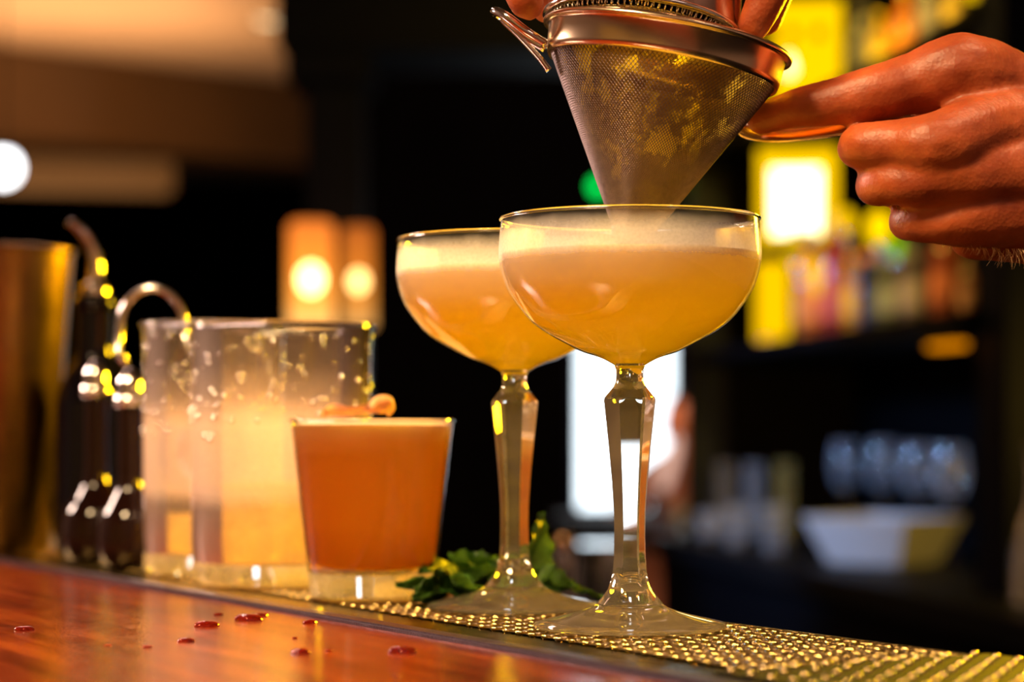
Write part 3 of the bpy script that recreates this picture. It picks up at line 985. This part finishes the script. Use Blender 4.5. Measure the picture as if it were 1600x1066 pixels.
nt.links.new(rp.outputs[0], a3.inputs[0]); nt.links.new(tr.outputs[0], a3.inputs[1]); nt.links.new(a2.outputs[0], a3.inputs[2])
pt = N(nt, 'BsdfTranslucent', Color=(1.0, 0.80, 0.10, 1))      # drink films in patches, their yellow painted for bottle light bent through them
n2 = noise_tex(nt, coords(nt, (1, 1, 0.55)), 95, 5, 0.65)
rp2 = ramp(nt, [(0.54, (0,) * 3), (0.60, (0.75,) * 3)], n2.outputs[0])
a4 = N(nt, 'MixShader')
nt.links.new(rp2.outputs[0], a4.inputs[0]); nt.links.new(a3.outputs[0], a4.inputs[1]); nt.links.new(pt.outputs[0], a4.inputs[2])
nt.links.new(a4.outputs[0], out.inputs[0])
zz = [0.0 - 0.0675 * i / 30 for i in range(31)]
from_bm('wet_film', lathe([(max(0.0008, cone_r(z) - 0.0009), z) for z in zz], 96), fm, st_t)
gold = principled('warm_steel_band', (0.80, 0.62, 0.42), 0.22, 1.0, var=0.1, rvar=0.06)
from_bm('rim_band', lathe([(0.0415, -0.001), (0.0428, -0.0015), (0.0434, 0.001), (0.0440, 0.0085), (0.0456, 0.0100), (0.0462, 0.0092), (0.0464, 0.0104), (0.0452, 0.0116), (0.0436, 0.0105), (0.0426, 0.001), (0.0415, -0.001)], 96), gold, st_t)
# resting hook on the far side from the hand
hook = spline([(-0.0440, -0.006, 0.0005), (-0.052, -0.008, 0.0035), (-0.060, -0.007, 0.0078), (-0.0645, 0.0, 0.0100), (-0.060, 0.007, 0.0085), (-0.052, 0.009, 0.0045), (-0.0440, 0.006, 0.001)], 6)
from_bm('rest_hook', tube(hook, 0.0017, 10), M['chrome'], st_t)
hook2 = spline([(-0.041, -0.004, -0.0085), (-0.046, -0.004, -0.004), (-0.054, -0.003, 0.002), (-0.062, 0.0, 0.0075)], 6)
from_bm('hook_brace', tube(hook2, [0.0026 - 0.0012 * i / 18 for i in range(19)], 10, flat=0.5), M['chrome'], st_t)
# handle, in place of the hand
inv = Matrix.Translation(sc_c) @ Matrix.Rotation(R(10.2), 4, 'Y')
inv = inv.inverted()
hp = [P2(1190, 128, 0.607), P2(1178, 165, 0.622), P2(1165, 200, 0.624), P2(1210, 211, 0.618), P2(1280, 206, 0.612), P2(1350, 196, 0.608), P2(1430, 192, 0.606), P2(1560, 215, 0.612)]
from_bm('handle', tube(spline([tuple(inv @ p_) for p_ in hp], 6), 0.0042, 12, flat=0.36), gold, st_t)

# ------------------------------------------------------------------ hands
def skin_mat():
    m, nt, out = nodes_of('skin')
    b = N(nt, 'BsdfPrincipled')
    vec = coords(nt)
    n = noise_tex(nt, vec, 60, 5)
    r = ramp(nt, [(0.3, (0.24, 0.038, 0.008)), (0.7, (0.46, 0.10, 0.022))], n.outputs[0])
    nt.links.new(r.outputs[0], b.inputs['Base Color'])
    b.inputs['Subsurface Weight'].default_value = 0.35
    b.inputs['Subsurface Radius'].default_value = (1.0, 0.25, 0.1)
    b.inputs['Subsurface Scale'].default_value = 0.006
    b.inputs['Roughness'].default_value = 0.48
    n2 = N(nt, 'TexVoronoi', Scale=700.0)
    nt.links.new(vec, n2.inputs['Vector'])
    bp = N(nt, 'Bump', Strength=0.25, Distance=0.0004)
    nt.links.new(n2.outputs[0], bp.inputs['Height'])
    nt.links.new(bp.outputs[0], b.inputs['Normal'])
    nt.links.new(b.outputs[0], out.inputs[0])
    return m
skin = skin_mat()
def H(u, v, Y, r): return (*P2(u, v, Y), r * mm)
ch = [
    # index finger, straight along the handle
    [H(1640, 175, .612, 16), H(1560, 135, .606, 16), H(1500, 114, .597, 15.2), H(1430, 130, .598, 12), H(1364, 147, .598, 10.8), H(1300, 160, .601, 9.2), H(1240, 170, .604, 7.6), H(1190, 186, .610, 6.2)],
    # middle finger folded
    [H(1640, 215, .602, 17), H(1560, 200, .594, 15), H(1466, 226, .579, 12.6), H(1410, 226, .583, 9.8), H(1350, 228, .588, 8.6), H(1345, 232, .602, 8.2), H(1385, 238, .617, 7.8), H(1440, 240, .622, 7.2)],
    # ring finger folded
    [H(1650, 270, .600, 17), H(1570, 270, .592, 15), H(1492, 275, .584, 12), H(1430, 282, .583, 9.6), H(1378, 288, .590, 8.4), H(1372, 290, .604, 8.0), H(1410, 295, .618, 7.6), H(1455, 296, .622, 7)],
    # little finger folded
    [H(1660, 320, .604, 16), H(1580, 330, .596, 14), H(1515, 340, .590, 11.4), H(1465, 345, .590, 9), H(1425, 346, .596, 7.8), H(1420, 346, .608, 7.4), H(1450, 346, .620, 6.8), H(1480, 345, .622, 6.2)],
    # side of the palm and its edge
    [H(1700, 345, .612, 19), H(1600, 352, .606, 15), H(1520, 368, .606, 9.5)],
    [H(1700, 250, .612, 22), H(1600, 240, .608, 18), H(1520, 250, .608, 14)],
    [H(1700, 300, .615, 22), H(1600, 300, .612, 18), H(1520, 300, .612, 12)],
    # thumb behind, pressing on the handle
    [H(1690, 260, .630, 17), H(1600, 215, .640, 14), H(1510, 185, .638, 11), H(1430, 176, .630, 9), H(1380, 180, .624, 7.5)],
    # wrist and forearm
    [H(1690, 260, .614, 27), H(1800, 270, .618, 26), H(1950, 290, .628, 29), H(2250, 330, .650, 36), H(2500, 360, .67, 40)],
    [H(1690, 300, .614, 24), H(1800, 300, .618, 24), H(1950, 310, .628, 27)],
]
t = thing('hand', 'hand with pointing finger gripping the handle of the cone strainer', 'hand', tuple(P2(1650, 260, .61)))
off = Vector(t.location)
def wr(co, nrm):
    return co + nrm * (0.0004 * noise.noise(co * 110) + 0.00012 * noise.noise(co * 420))
o = flesh('hand_skin', [[(p[0] - off.x, p[1] - off.y, p[2] - off.z, p[3]) for p in c_] for c_ in ch], skin, parent=t, disp=wr, voxel=0.0013, smooth=9)
# fine hairs along the lower edge
rng = random.Random(4)
bm = bmesh.new()
for k in range(260):
    uu = rng.uniform(1400, 1640)
    vv = 330 + (uu - 1400) * 0.42 if uu < 1560 else 397
    p0 = P2(uu, vv - 8, rng.uniform(.588, .602)) - off
    d = Vector((rng.uniform(-.5, .8), rng.uniform(-.4, .1), -1)).normalized() * rng.uniform(0.003, 0.008)
    tube([p0, p0 + d * 0.6 + Vector((0.0006, 0, 0)), p0 + d], [0.00009, 0.00007, 0.00003], 4, bm)
o = from_bm('hand_hair', bm, principled('fair_hair', (0.75, 0.50, 0.25), 0.4, var=0.1), t)
o['kind'] = 'stuff'

# mixing tin turned over the cone strainer, with its sprung strainer
tc = P2(1003, 44, 0.592)
t = thing('shaker_tin', 'steel shaker tin tipped mouth down above the cone strainer', 'shaker', tuple(tc), (R(-6), R(8), 0))
red_steel = principled('tin_steel', (0.60, 0.42, 0.34), 0.16, 1.0, var=0.1, rvar=0.05)
from_bm('tin_body', lathe([(0.0355, 0.0), (0.0362, 0.001), (0.0355, 0.006), (0.030, 0.120), (0.0, 0.122)], 80), red_steel, t, sharp=40)
from_bm('rolled_rim', tube([(0.0360 * math.cos(2 * PI * k / 64), 0.0360 * math.sin(2 * PI * k / 64), 0.0005) for k in range(64)], 0.0014, 8, closed=True), M['chrome'], t)
coil = []
for k in range(1400):
    a = 2 * PI * k / 1400
    b = a * 90
    rr = 0.0325 + 0.0022 * math.cos(b)
    coil.append((rr * math.cos(a), rr * math.sin(a), -0.001 + 0.0022 * math.sin(b)))
hs = thing('hawthorne_strainer', 'sprung steel strainer fitted in the mouth of the tipped tin', 'strainer', tuple(tc), (R(-6), R(8), 0))
from_bm('spring', tube(coil, 0.00035, 5, closed=True), M['chrome'], hs)
from_bm('plate', lathe([(0, -0.0022), (0.026, -0.0022), (0.031, -0.0018), (0.031, -0.0010), (0, -0.0010)], 64), M['steel'], hs)

ch2 = [
    [H(1040, -430, .60, 26), H(950, -400, .585, 20), H(868, -300, .572, 14), H(830, -190, .566, 11.5), H(812, -90, .568, 9.5), H(818, -12, .572, 7.6), H(826, 8, .574, 6.0)],
    [H(1040, -430, .60, 26), H(1120, -400, .590, 20), H(1200, -300, .580, 13), H(1232, -190, .574, 10.5), H(1222, -80, .574, 9), H(1196, 0, .576, 7.6), H(1178, 40, .578, 6.4)],
    [H(1040, -430, .61, 26), H(1140, -390, .612, 18), H(1215, -300, .606, 12), H(1240, -170, .602, 10), H(1222, -60, .602, 8.6), H(1196, 30, .604, 7)],
    [H(1040, -430, .61, 26), H(940, -380, .61, 18), H(865, -290, .606, 12), H(838, -180, .600, 10.5), H(838, -80, .598, 9), H(852, 2, .598, 7), H(860, 14, .598, 5.6)],
    [H(1040, -430, .62, 26), H(1120, -370, .640, 17), H(1160, -270, .645, 12), H(1175, -150, .645, 9), H(1150, -60, .640, 7.6)],
    [H(1040, -430, .61, 30), H(1120, -520, .62, 30), H(1300, -680, .65, 30), H(1480, -820, .68, 34)],
]
t = thing('hand', 'hand reaching from above with fingers round the tipped steel tin', 'hand', tuple(P2(1040, -430, .61)))
off2 = Vector(t.location)
flesh('hand_skin', [[(p[0] - off2.x, p[1] - off2.y, p[2] - off2.z, p[3]) for p in c_] for c_ in ch2], skin, parent=t, disp=wr, voxel=0.0016, smooth=8)

# ------------------------------------------------------------------ back bar
bb = thing('back_bar_cabinet', 'tall black back bar with a counter and bottle shelves', 'cabinet')
from_bm('lower_body', q_prism(-1.0, 0.78, 0.03, 0.44, 0.0, 0.929), M['black'], bb, smooth=False)
from_bm('counter', q_prism(-1.02, 0.80, 0.0, 0.46, 0.929, 0.964, 0.003), principled('black_counter', (0.004, 0.004, 0.005), 0.5, spec=0.15, var=0.3), bb, smooth=False)
from_bm('back_panel', q_prism(-1.0, 0.80, 0.44, 0.47, 0.964, 2.4), M['black'], bb, smooth=False)
from_bm('end_panel', q_prism(0.78, 0.81, 0.16, 0.44, 0.964, 2.4), M['dark_wood'], bb, smooth=False)
from_bm('post', q_prism(0.76, 0.81, 0.09, 0.16, 0.964, 2.4, 0.003), principled('blue_grey_post', (0.03, 0.035, 0.07), 0.35, var=0.2), bb, smooth=False)
from_bm('post', q_prism(-0.47, -0.40, 0.09, 0.16, 0.964, 2.4, 0.003), M['navy'], bb, smooth=False)
SHZ = 1.321
from_bm('shelf', q_prism(-0.42, 0.78, 0.06, 0.44, SHZ - 0.022, SHZ, 0.002), M['black'], bb, smooth=False)
from_bm('shelf', q_prism(0.26, 0.78, 0.10, 0.44, 1.473, 1.489, 0.002), M['black'], bb, smooth=False)
from_bm('shelf', q_prism(-0.42, 0.78, 0.08, 0.44, 1.691, 1.707, 0.002), M['black'], bb, smooth=False)

def place_u(u, m, s_guess=0.0):
    """s on the shelf line at inset m that falls at image column u."""
    lo, hi = -1.0, 0.9
    for _ in range(40):
        s = (lo + hi) / 2
        p = Q(s, m, 0)
        if 800 + F * p.x / p.y > u: lo = s
        else: hi = s
    return s

yell = (1.0, 0.57, 0.0)
def lantern(u, m, z, wpx, v_top, label, dots):
    s = place_u(u, m)
    p = Q(s, m, z)
    sc = p.y / F
    W = wpx * sc / 2
    Hh = (CZ + (HV - v_top) * sc) - z
    t = thing('lantern', label, 'lamp', tuple(p), (0, 0, math.atan2(-p.x, p.y) * 1.0 + R(0)), 'square yellow lanterns on the back bar')
    D = W * 0.8
    frame = principled('lantern_metal', (0.05, 0.03, 0.01), 0.4, 0.8)
    from_bm('base', box(-W, W, -D, D, 0, 0.010, 0.002), frame, t, smooth=False)
    from_bm('top_cap', box(-W, W, -D, D, Hh - 0.008, Hh, 0.002), emitter('lantern_top_glow', yell, 0.9), t, smooth=False)
    m_ = emitter('lit_yellow_glass', yell, 1.05)
    for nm, bx in (('pane', (-W, W, -D, -D + 0.004)), ('pane', (-W, W, D - 0.004, D)), ('pane', (-W, -W + 0.004, -D + 0.004, D - 0.004)), ('pane', (W - 0.004, W, -D + 0.004, D - 0.004))):
        from_bm(nm, box(*bx, 0.010, Hh - 0.008), m_, t, smooth=False)
    if dots:
        for dx in (-0.45, 0.32):
            from_bm('stud', ball((dx * W, -D - 0.001, Hh * 0.73), 0.009, sc=(1, 0.5, 1.3)), M['black'], t)
        from_bm('flame_window', lathe([(0, 0), (0.011, 0.010), (0.009, 0.024), (0.004, 0.036), (0, 0.042)], 20), emitter('flame', (1.0, 0.90, 0.5), 2.2), t, loc=(-0.55 * W, -D - 0.006, Hh * 0.38))
    else:
        from_bm('bright_pane', box(-W * 0.66, W * 0.58, -D - 0.003, -D - 0.0005, Hh * 0.16, Hh * 0.80, 0.0008), emitter('white_hot_glass', (1.0, 0.93, 0.55), 3.2), t, smooth=False)
lantern(1246, 0.19, 1.489, 120, 238, 'lower square lantern glowing white and yellow on the middle shelf', False)
lantern(1262, 0.19, 1.707, 104, 8, 'upper square lantern of yellow glass with two dark studs', True)

def bottle(u, m, z, wpx, v_top, col, label, capcol=None, dens=0.6, neck=0.35, shape=0, emitcap=0.0, group='bottles on the back bar shelf'):
    s = place_u(u, m)
    p = Q(s, m, z)
    sc = p.y / F
    r = wpx * sc / 2
    h = (CZ + (HV - v_top) * sc) - z
    t = thing('bottle', label, 'bottle', tuple(p), group=group)
    sh = h * (0.62 if shape == 0 else 0.5)
    nk = r * neck
    prof = spline([(0, 0), (r * 0.92, 0.0), (r, 0.006), (r, sh * 0.5), (r, sh), (r * 0.75, sh + (h - sh) * 0.25), (nk * 1.1, sh + (h - sh) * 0.45), (nk, h * 0.93)], 4)
    from_bm('bottle_body', lathe(prof, 28), tinted('bottle_glass', col, dens), t, sharp=50)
    cc = capcol or (0.05, 0.04, 0.03)
    from_bm('cap', lathe([(nk, h * 0.91), (nk * 1.2, h * 0.91), (nk * 1.2, h * 0.985), (nk * 1.05, h), (0, h)], 24), principled('bottle_cap', cc, 0.4), t)
    if shape == 0:
        from_bm('bottle_label', lathe([(r * 1.01, sh * 0.25), (r * 1.015, sh * 0.26), (r * 1.015, sh * 0.74), (r * 1.01, sh * 0.75)], 28), principled('paper_label', tuple(min(1, c_ * 1.0 + 0.04) for c_ in col), 0.7, var=0.2), t)
    return t
Z1 = SHZ
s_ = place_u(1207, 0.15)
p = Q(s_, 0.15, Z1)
t = thing('glowing_tube', 'thick glowing stand-in for the bright yellow bottle at the left end of the bottle shelf', 'lamp', tuple(p))  # added glowing tube in place of a bright yellow bottle
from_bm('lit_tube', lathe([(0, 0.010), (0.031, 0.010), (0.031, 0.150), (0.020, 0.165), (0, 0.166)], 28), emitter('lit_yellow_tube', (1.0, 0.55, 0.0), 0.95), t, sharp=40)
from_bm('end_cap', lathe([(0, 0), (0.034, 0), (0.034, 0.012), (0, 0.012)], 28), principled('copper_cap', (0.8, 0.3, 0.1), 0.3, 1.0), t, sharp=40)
bottle(1265, 0.13, Z1, 44, 360, (0.75, 0.22, 0.02), 'short-labelled amber orange bottle right of the yellow liqueur', (1.0, 0.7, 0.02), 0.8)
bottle(1303, 0.16, Z1, 40, 330, (0.50, 0.05, 0.04), 'dark red bottle under the glowing round stoppers', (0.9, 0.6, 0.02), 0.8)
bottle(1329, 0.11, Z1, 24, 370, (0.9, 0.50, 0.04), 'slim golden bottle between the dark red and the black bottle', (0.9, 0.6, 0.02), 0.7)
bottle(1352, 0.16, Z1, 30, 398, (0.06, 0.06, 0.10), 'short blue-black bottle with an orange stopper', (1.0, 0.30, 0.01), 0.7, 0.7)
bottle(1385, 0.12, Z1, 34, 372, (0.30, 0.34, 0.33), 'clear grey bottle with a lime green cap', (0.25, 0.75, 0.02), 0.45, 0.5)
bottle(1425, 0.15, Z1, 44, 350, (0.34, 0.28, 0.42), 'lilac tinted clear bottle below the knuckles', (0.3, 0.3, 0.35), 0.5)
bottle(1474, 0.12, Z1, 44, 340, (0.62, 0.16, 0.12), 'pink and red labelled bottle below the wrist', (0.6, 0.4, 0.3), 0.7)
bottle(1510, 0.13, Z1, 26, 400, (0.62, 0.30, 0.26), 'small pale pink bottle at the right end of the shelf', (0.5, 0.3, 0.2), 0.6)
Z3 = 1.707
up = 'bottles on the top shelf of the back bar'
bottle(1348, 0.20, Z3, 44, -70, (0.20, 0.20, 0.22), 'grey bottle on the top shelf right of the lantern', (0.4, 0.35, 0.02), 0.5, group=up)
bottle(1374, 0.14, Z3, 30, 20, (0.95, 0.68, 0.03), 'slim bright yellow bottle on the top shelf', (0.8, 0.6, 0.02), 0.9, group=up)
bottle(1414, 0.18, Z3, 54, -20, (0.95, 0.30, 0.01), 'round orange bottle on the top shelf above the knuckles', (0.6, 0.4, 0.02), 0.9, group=up)
bottle(1452, 0.16, Z3, 40, -90, (0.16, 0.14, 0.20), 'dark grey tall bottle on the top shelf', (0.3, 0.3, 0.3), 0.6, group=up)
bottle(1490, 0.16, Z3, 34, -70, (0.40, 0.28, 0.03), 'olive gold bottle on the top shelf beside the lit tube', (0.3, 0.3, 0.1), 0.7, group=up)
# lit tube at the end of the top shelf
s = place_u(1522, 0.10)
p = Q(s, 0.10, Z3)
t = thing('glowing_tube', 'thin upright yellow tube light at the end of the top shelf', 'lamp', tuple(p))
from_bm('lit_tube', lathe([(0, 0.012), (0.0125, 0.012), (0.0125, 0.34), (0, 0.34)], 24), emitter('lit_yellow_tube', (1.0, 0.58, 0.0), 0.95), t, sharp=40)
from_bm('end_cap', lathe([(0, 0), (0.014, 0), (0.014, 0.014), (0, 0.014)], 24), M['black'], t, sharp=40)

# added glowing globes standing in for light on stoppers among the bottles
def globe(u, v, Y, r, col, k, label):
    c_ = P(u, v, Y)
    t = thing('glowing_stopper', label, 'lamp', (c_.x, c_.y, SHZ), group='glowing globes standing in for bright stoppers among the bottles')
    z = c_.z - SHZ
    from_bm('globe', ball((0, 0, z), r, sc=(1, 1, 1.35), sub=3), emitter('stopper_glow', col, k), t)
    from_bm('added_glow_stand', lathe([(0, 0), (0.018, 0), (0.018, 0.004), (0.004, 0.007), (0.003, z - r * 1.2)], 20), M['steel'], t)
globe(1321, 345, 3.78, 0.015, (1.0, 0.58, 0.0), 1.1, 'small oval yellow stopper glow over the dark red bottle')
globe(1374, 357, 3.56, 0.022, (1.0, 0.60, 0.0), 1.2, 'largest oval yellow stopper glow between the bottles, just left of the fingers')
globe(1352, 408, 3.67, 0.010, (1.0, 0.35, 0.0), 1.1, 'small orange stopper glow below the largest oval yellow one')
globe(1400, 388, 3.40, 0.011, (0.35, 0.85, 0.0), 0.7, 'lime green cap glow beside the folded little finger')
globe(1245, 385, 3.70, 0.021, (1.0, 0.58, 0.0), 1.1, 'yellow stopper glow in front of the lower lantern')
globe(1280, 430, 3.62, 0.025, (1.0, 0.56, 0.0), 1.0, 'low yellow stopper glow above the amber bottle')

# added amber glow standing in for the reflection on the shelf edge
s = place_u(1480, 0.07)
p = Q(s, 0.07, SHZ - 0.045)
t = thing('shelf_edge_glow', 'flat amber glow in place of the reflection under the bottle shelf', 'lamp', tuple(p), (0, 0, math.atan2(QD.y, QD.x)))
from_bm('lens', box(-0.045, 0.045, -0.012, 0.012, 0, 0.008, 0.003), emitter('amber_edge_glow', (1.0, 0.30, 0.0), 0.75), t, smooth=False)  # added glowing box in place of the shelf-edge reflection
from_bm('housing', box(-0.05, 0.05, -0.015, 0.015, 0.008, 0.023, 0.003), M['black'], t, smooth=False)

# square tapered bowl
p = P(1387, 870, 3.30)
t = thing('square_bowl', 'white square tapered ceramic bowl on the back counter below the wine glasses', 'bowl', (p.x + 0.005, 3.36, 0.964), (0, 0, R(45 + 4)))
cer = principled('white_ceramic', (0.60, 0.60, 0.60), 0.35, var=0.03)
bm = bmesh.new()
lv_ = [(0.058, 0.0), (0.062, 0.003), (0.090, 0.071), (0.0905, 0.074), (0.086, 0.074), (0.056, 0.006)]
rows = [[bm.verts.new((x * a, y * a, z)) for x, y in ((1, 1), (-1, 1), (-1, -1), (1, -1))] for a, z in lv_]
for a, b in zip(rows, rows[1:]):
    for k in range(4):
        bm.faces.new((a[k], a[(k + 1) % 4], b[(k + 1) % 4], b[k]))
bm.faces.new(rows[0]); bm.faces.new(rows[-1])
bmesh.ops.recalc_face_normals(bm, faces=bm.faces)
from_bm('bowl_body', bm, cer, t, smooth=False)

def wine_glass(u, v_top, s_extra, label):
    m_ = 0.27
    s = place_u(u, m_) + s_extra
    p = Q(s, m_, 0.964)
    t = thing('wine_glass', label, 'wine glass', tuple(p), group='wine glasses on the back counter')
    h = (CZ - (v_top - HV) * p.y / F) - 0.964
    g = thin_glass('far_glass', rough=0.04, frost=(0, h, [(0, 0.02), (0.5, 0.12), (1.0, 0.16)]), frost_col=(0.75, 0.78, 0.85))  # bluish haze mixed in to stand for highlights on the far glass
    r = 0.026
    from_bm('bowl', lathe([(x, z) for x, z in spline([(0.004, h * 0.52), (r * 0.7, h * 0.58), (r, h * 0.72), (r * 0.97, h * 0.86), (r * 0.80, h)], 5)], 32), g, t)
    from_bm('stem', lathe([(0.0035, 0.006), (0.003, h * 0.3), (0.0045, h * 0.52)], 16), M['glass'], t)
    from_bm('foot', lathe([(0, 0.0005), (0.027, 0.0005), (0.028, 0.0015), (0.006, 0.004), (0.0035, 0.007)], 32), M['glass'], t)
    return t
for k, (u, v, lab) in enumerate([(1321, 690, 'wine glass at the left end behind the square bowl'), (1379, 688, 'second wine glass from the left behind the square bowl'),
                                 (1434, 694, 'third wine glass from the left behind the square bowl'), (1486, 696, 'wine glass at the right end behind the square bowl')]):
    wine_glass(u, v, 0, lab)

def tumbler(u, m, wpx, v_top, label, v_base=None, z=0.964, col=(0.8, 0.82, 0.86), fr=0.35):
    s = place_u(u, m)
    p = Q(s, m, z)
    sc = p.y / F
    r = wpx * sc / 2
    h = (CZ - (v_top - HV) * sc) - z
    t = thing('tumbler', label, 'tumbler', tuple(p), group='tumblers on the back counter')
    g = thin_glass('tumbler_wall', rough=0.05, frost=(0, h, [(0, fr * 0.45), (1.0, fr * 0.45)]), frost_col=col)
    from_bm('glass_wall', lathe([(r * 0.85, 0.008), (r * 0.9, h * 0.3), (r, h)], 32), g, t)
    from_bm('base', lathe([(0, 0), (r * 0.82, 0), (r * 0.85, 0.008), (0, 0.007)], 32), M['glass'], t, sharp=40)
tumbler(1068, 0.10, 34, 788, 'bright white tumbler at the left end of the back counter', fr=0.75, col=(0.95, 0.97, 1))
tumbler(1108, 0.06, 30, 800, 'pale short tumbler right of the bright white one', fr=0.6, col=(0.85, 0.9, 1))
tumbler(1150, 0.04, 32, 792, 'grey tumbler in the middle of the front row on the back counter', fr=0.4)
tumbler(1208, 0.04, 30, 790, 'grey tumbler nearest the square bowl in the front row', fr=0.35)
tumbler(1134, 0.13, 28, 724, 'tall pale tumbler in the rear row behind the pale short one', fr=0.4)
tumbler(1178, 0.15, 28, 724, 'tall pale tumbler in the middle of the rear row', fr=0.4)
tumbler(1226, 0.17, 28, 722, 'tall golden tumbler in the rear row beside the square bowl', fr=0.5, col=(0.9, 0.6, 0.15))
# carafe cut by the right edge of the frame
s = place_u(1626, 0.10)
p = Q(s, 0.10, 0.964)
t = thing('carafe', 'pale glass carafe on the back counter at the right edge', 'carafe', tuple(p))
from_bm('carafe_body', lathe(spline([(0, 0), (0.030, 0), (0.034, 0.01), (0.030, 0.07), (0.016, 0.12), (0.013, 0.16), (0.019, 0.19)], 5), 32), thin_glass('carafe_glass', rough=0.1, frost=(0, .2, [(0, .15), (1, .15)]), frost_col=(0.8, 0.8, 0.8)), t)
from_bm('rim', tube([(0.019 * math.cos(2 * PI * k / 32), 0.019 * math.sin(2 * PI * k / 32), 0.19) for k in range(32)], 0.0012, 6, closed=True), M['glass'], t)

# ------------------------------------------------------------------ table and guest by the window
ty = 6.26
tz = CZ - (812 - HV) / F * ty
x0, x1 = P(870, 0, ty).x, P(1110, 0, ty).x
t = thing('side_table', 'dark table in front of the bright window', 'table', ((x0 + x1) / 2, ty + 0.25, 0))
hw = (x1 - x0) / 2
from_bm('table_top', box(-hw, hw, -0.25, 0.25, tz - 0.03, tz, 0.004), M['dark_wood'], t, smooth=False)
for sx in (-1, 1):
    for sy in (-1, 1):
        from_bm('leg', box(sx * (hw - 0.03) - 0.015, sx * (hw - 0.03) + 0.015, sy * 0.21 - 0.015, sy * 0.21 + 0.015, 0, tz - 0.03), M['black'], t, smooth=False)
gy = 7.3
gp = P(1030, 800, gy)
per = thing('person', 'person in a brown jacket leaning over a table in front of the bright window', 'person', (gp.x, gy, 0))
def G(u, v, dy, r):
    q_ = P(u, v, gy)
    return (q_.x - gp.x, dy, q_.z, r)
jk = principled('brown_jacket', (0.20, 0.055, 0.014), 0.8, var=0.2, nscale=20)
fl = principled('far_skin', (0.60, 0.18, 0.06), 0.5, var=0.1, nscale=30)
flesh('jacket', [[G(1062, 720, 0.02, .060), G(1058, 765, 0.02, .085), G(1050, 830, 0, .100), G(1040, 900, 0, .11)],
                 [G(1050, 725, -0.01, .05), G(1015, 745, -.03, .045), G(985, 790, -.12, .040), G(955, 806, -.22, .034)],
                 [G(1072, 730, -0.01, .05), G(1076, 780, -.06, .045), G(1050, 806, -.2, .034)],
                 [G(1040, 930, 0, .11), G(1030, 990, -.15, .085), G(1020, 1000, -.35, .07)],
                 [G(1020, 1000, -.35, .065), G(1025, 1090, -.36, .05), G(1025, 1150, -.36, .045)]], jk, voxel=0.008, smooth=3, parent=per)
flesh('head', [[G(1060, 645, 0, .050), G(1058, 655, -.005, .052), G(1052, 672, -.015, .040)], [G(1062, 680, 0.01, .032), G(1062, 715, 0.02, .034)],
               [G(1048, 662, -.045, .010), G(1046, 668, -.05, .010)]], fl, voxel=0.005, smooth=3, parent=per)
flesh('hair', [[G(1070, 640, .02, .042), G(1062, 632, .012, .045), G(1072, 655, .025, .036)]], M['dark_wood'], voxel=0.006, smooth=2, parent=per)
flesh('shirt_front', [[G(1052, 690, -.085, .020), G(1042, 720, -.095, .030), G(1030, 760, -.12, .028)]], principled('pale_shirt', (0.85, 0.70, 0.66), 0.8, var=0.05), voxel=0.006, smooth=2, parent=per)
area('guest_fill_warm', (0.9, 5.7, 2.6), (0.5, 7.2, 0.95), 0.2, 45.0, (1.0, 0.72, 0.6))  # unseen lamp added to light the person by the window

# chrome tap and steel bowl on the service well, in the dark beyond the bar
t = tag(struct('trim_3', prism([(0.0, 1.7), (0.75, 1.7), (0.30, 2.9), (-0.25, 2.9)], 0.0, 0.90), M['black']), kind='structure')
p = P(884, 925, 2.11)
t = thing('bar_tap', 'chrome bar tap with a rounded brass tip in the dark behind the mint', 'tap', (p.x, 2.11, 0.90))
from_bm('tap_pipe', tube(spline([(0, 0, 0), (0, 0, 0.06), (0.001, 0, P(0, 860, 2.11).z - 0.90)], 5), 0.0085, 16), M['chrome'], t)
from_bm('tap_tip', ball((0.001, 0, P(0, 852, 2.11).z - 0.90), 0.011, sub=3), principled('brass_tip', (0.9, 0.55, 0.2), 0.15, 1.0), t)
t = thing('steel_canister', 'low steel canister with a flat polished lid behind the stem of the front coupe', 'canister', (P(938, 0, 2.58).x, 2.58, 0.90))
zt = P(0, 850, 2.58).z - 0.90
sat = principled('satin_steel', (0.8, 0.85, 0.9), 0.25, 1.0)
from_bm('canister_body', lathe([(0, 0), (0.036, 0), (0.038, 0.004), (0.038, zt - 0.014), (0, zt - 0.013)], 48), sat, t, sharp=50)
from_bm('lid', lathe([(0.038, zt - 0.014), (0.041, zt - 0.013), (0.041, zt - 0.002), (0.039, zt), (0, zt)], 48), principled('polished_lid', (0.85, 0.88, 0.92), 0.06, 1.0, var=0), t, sharp=40)
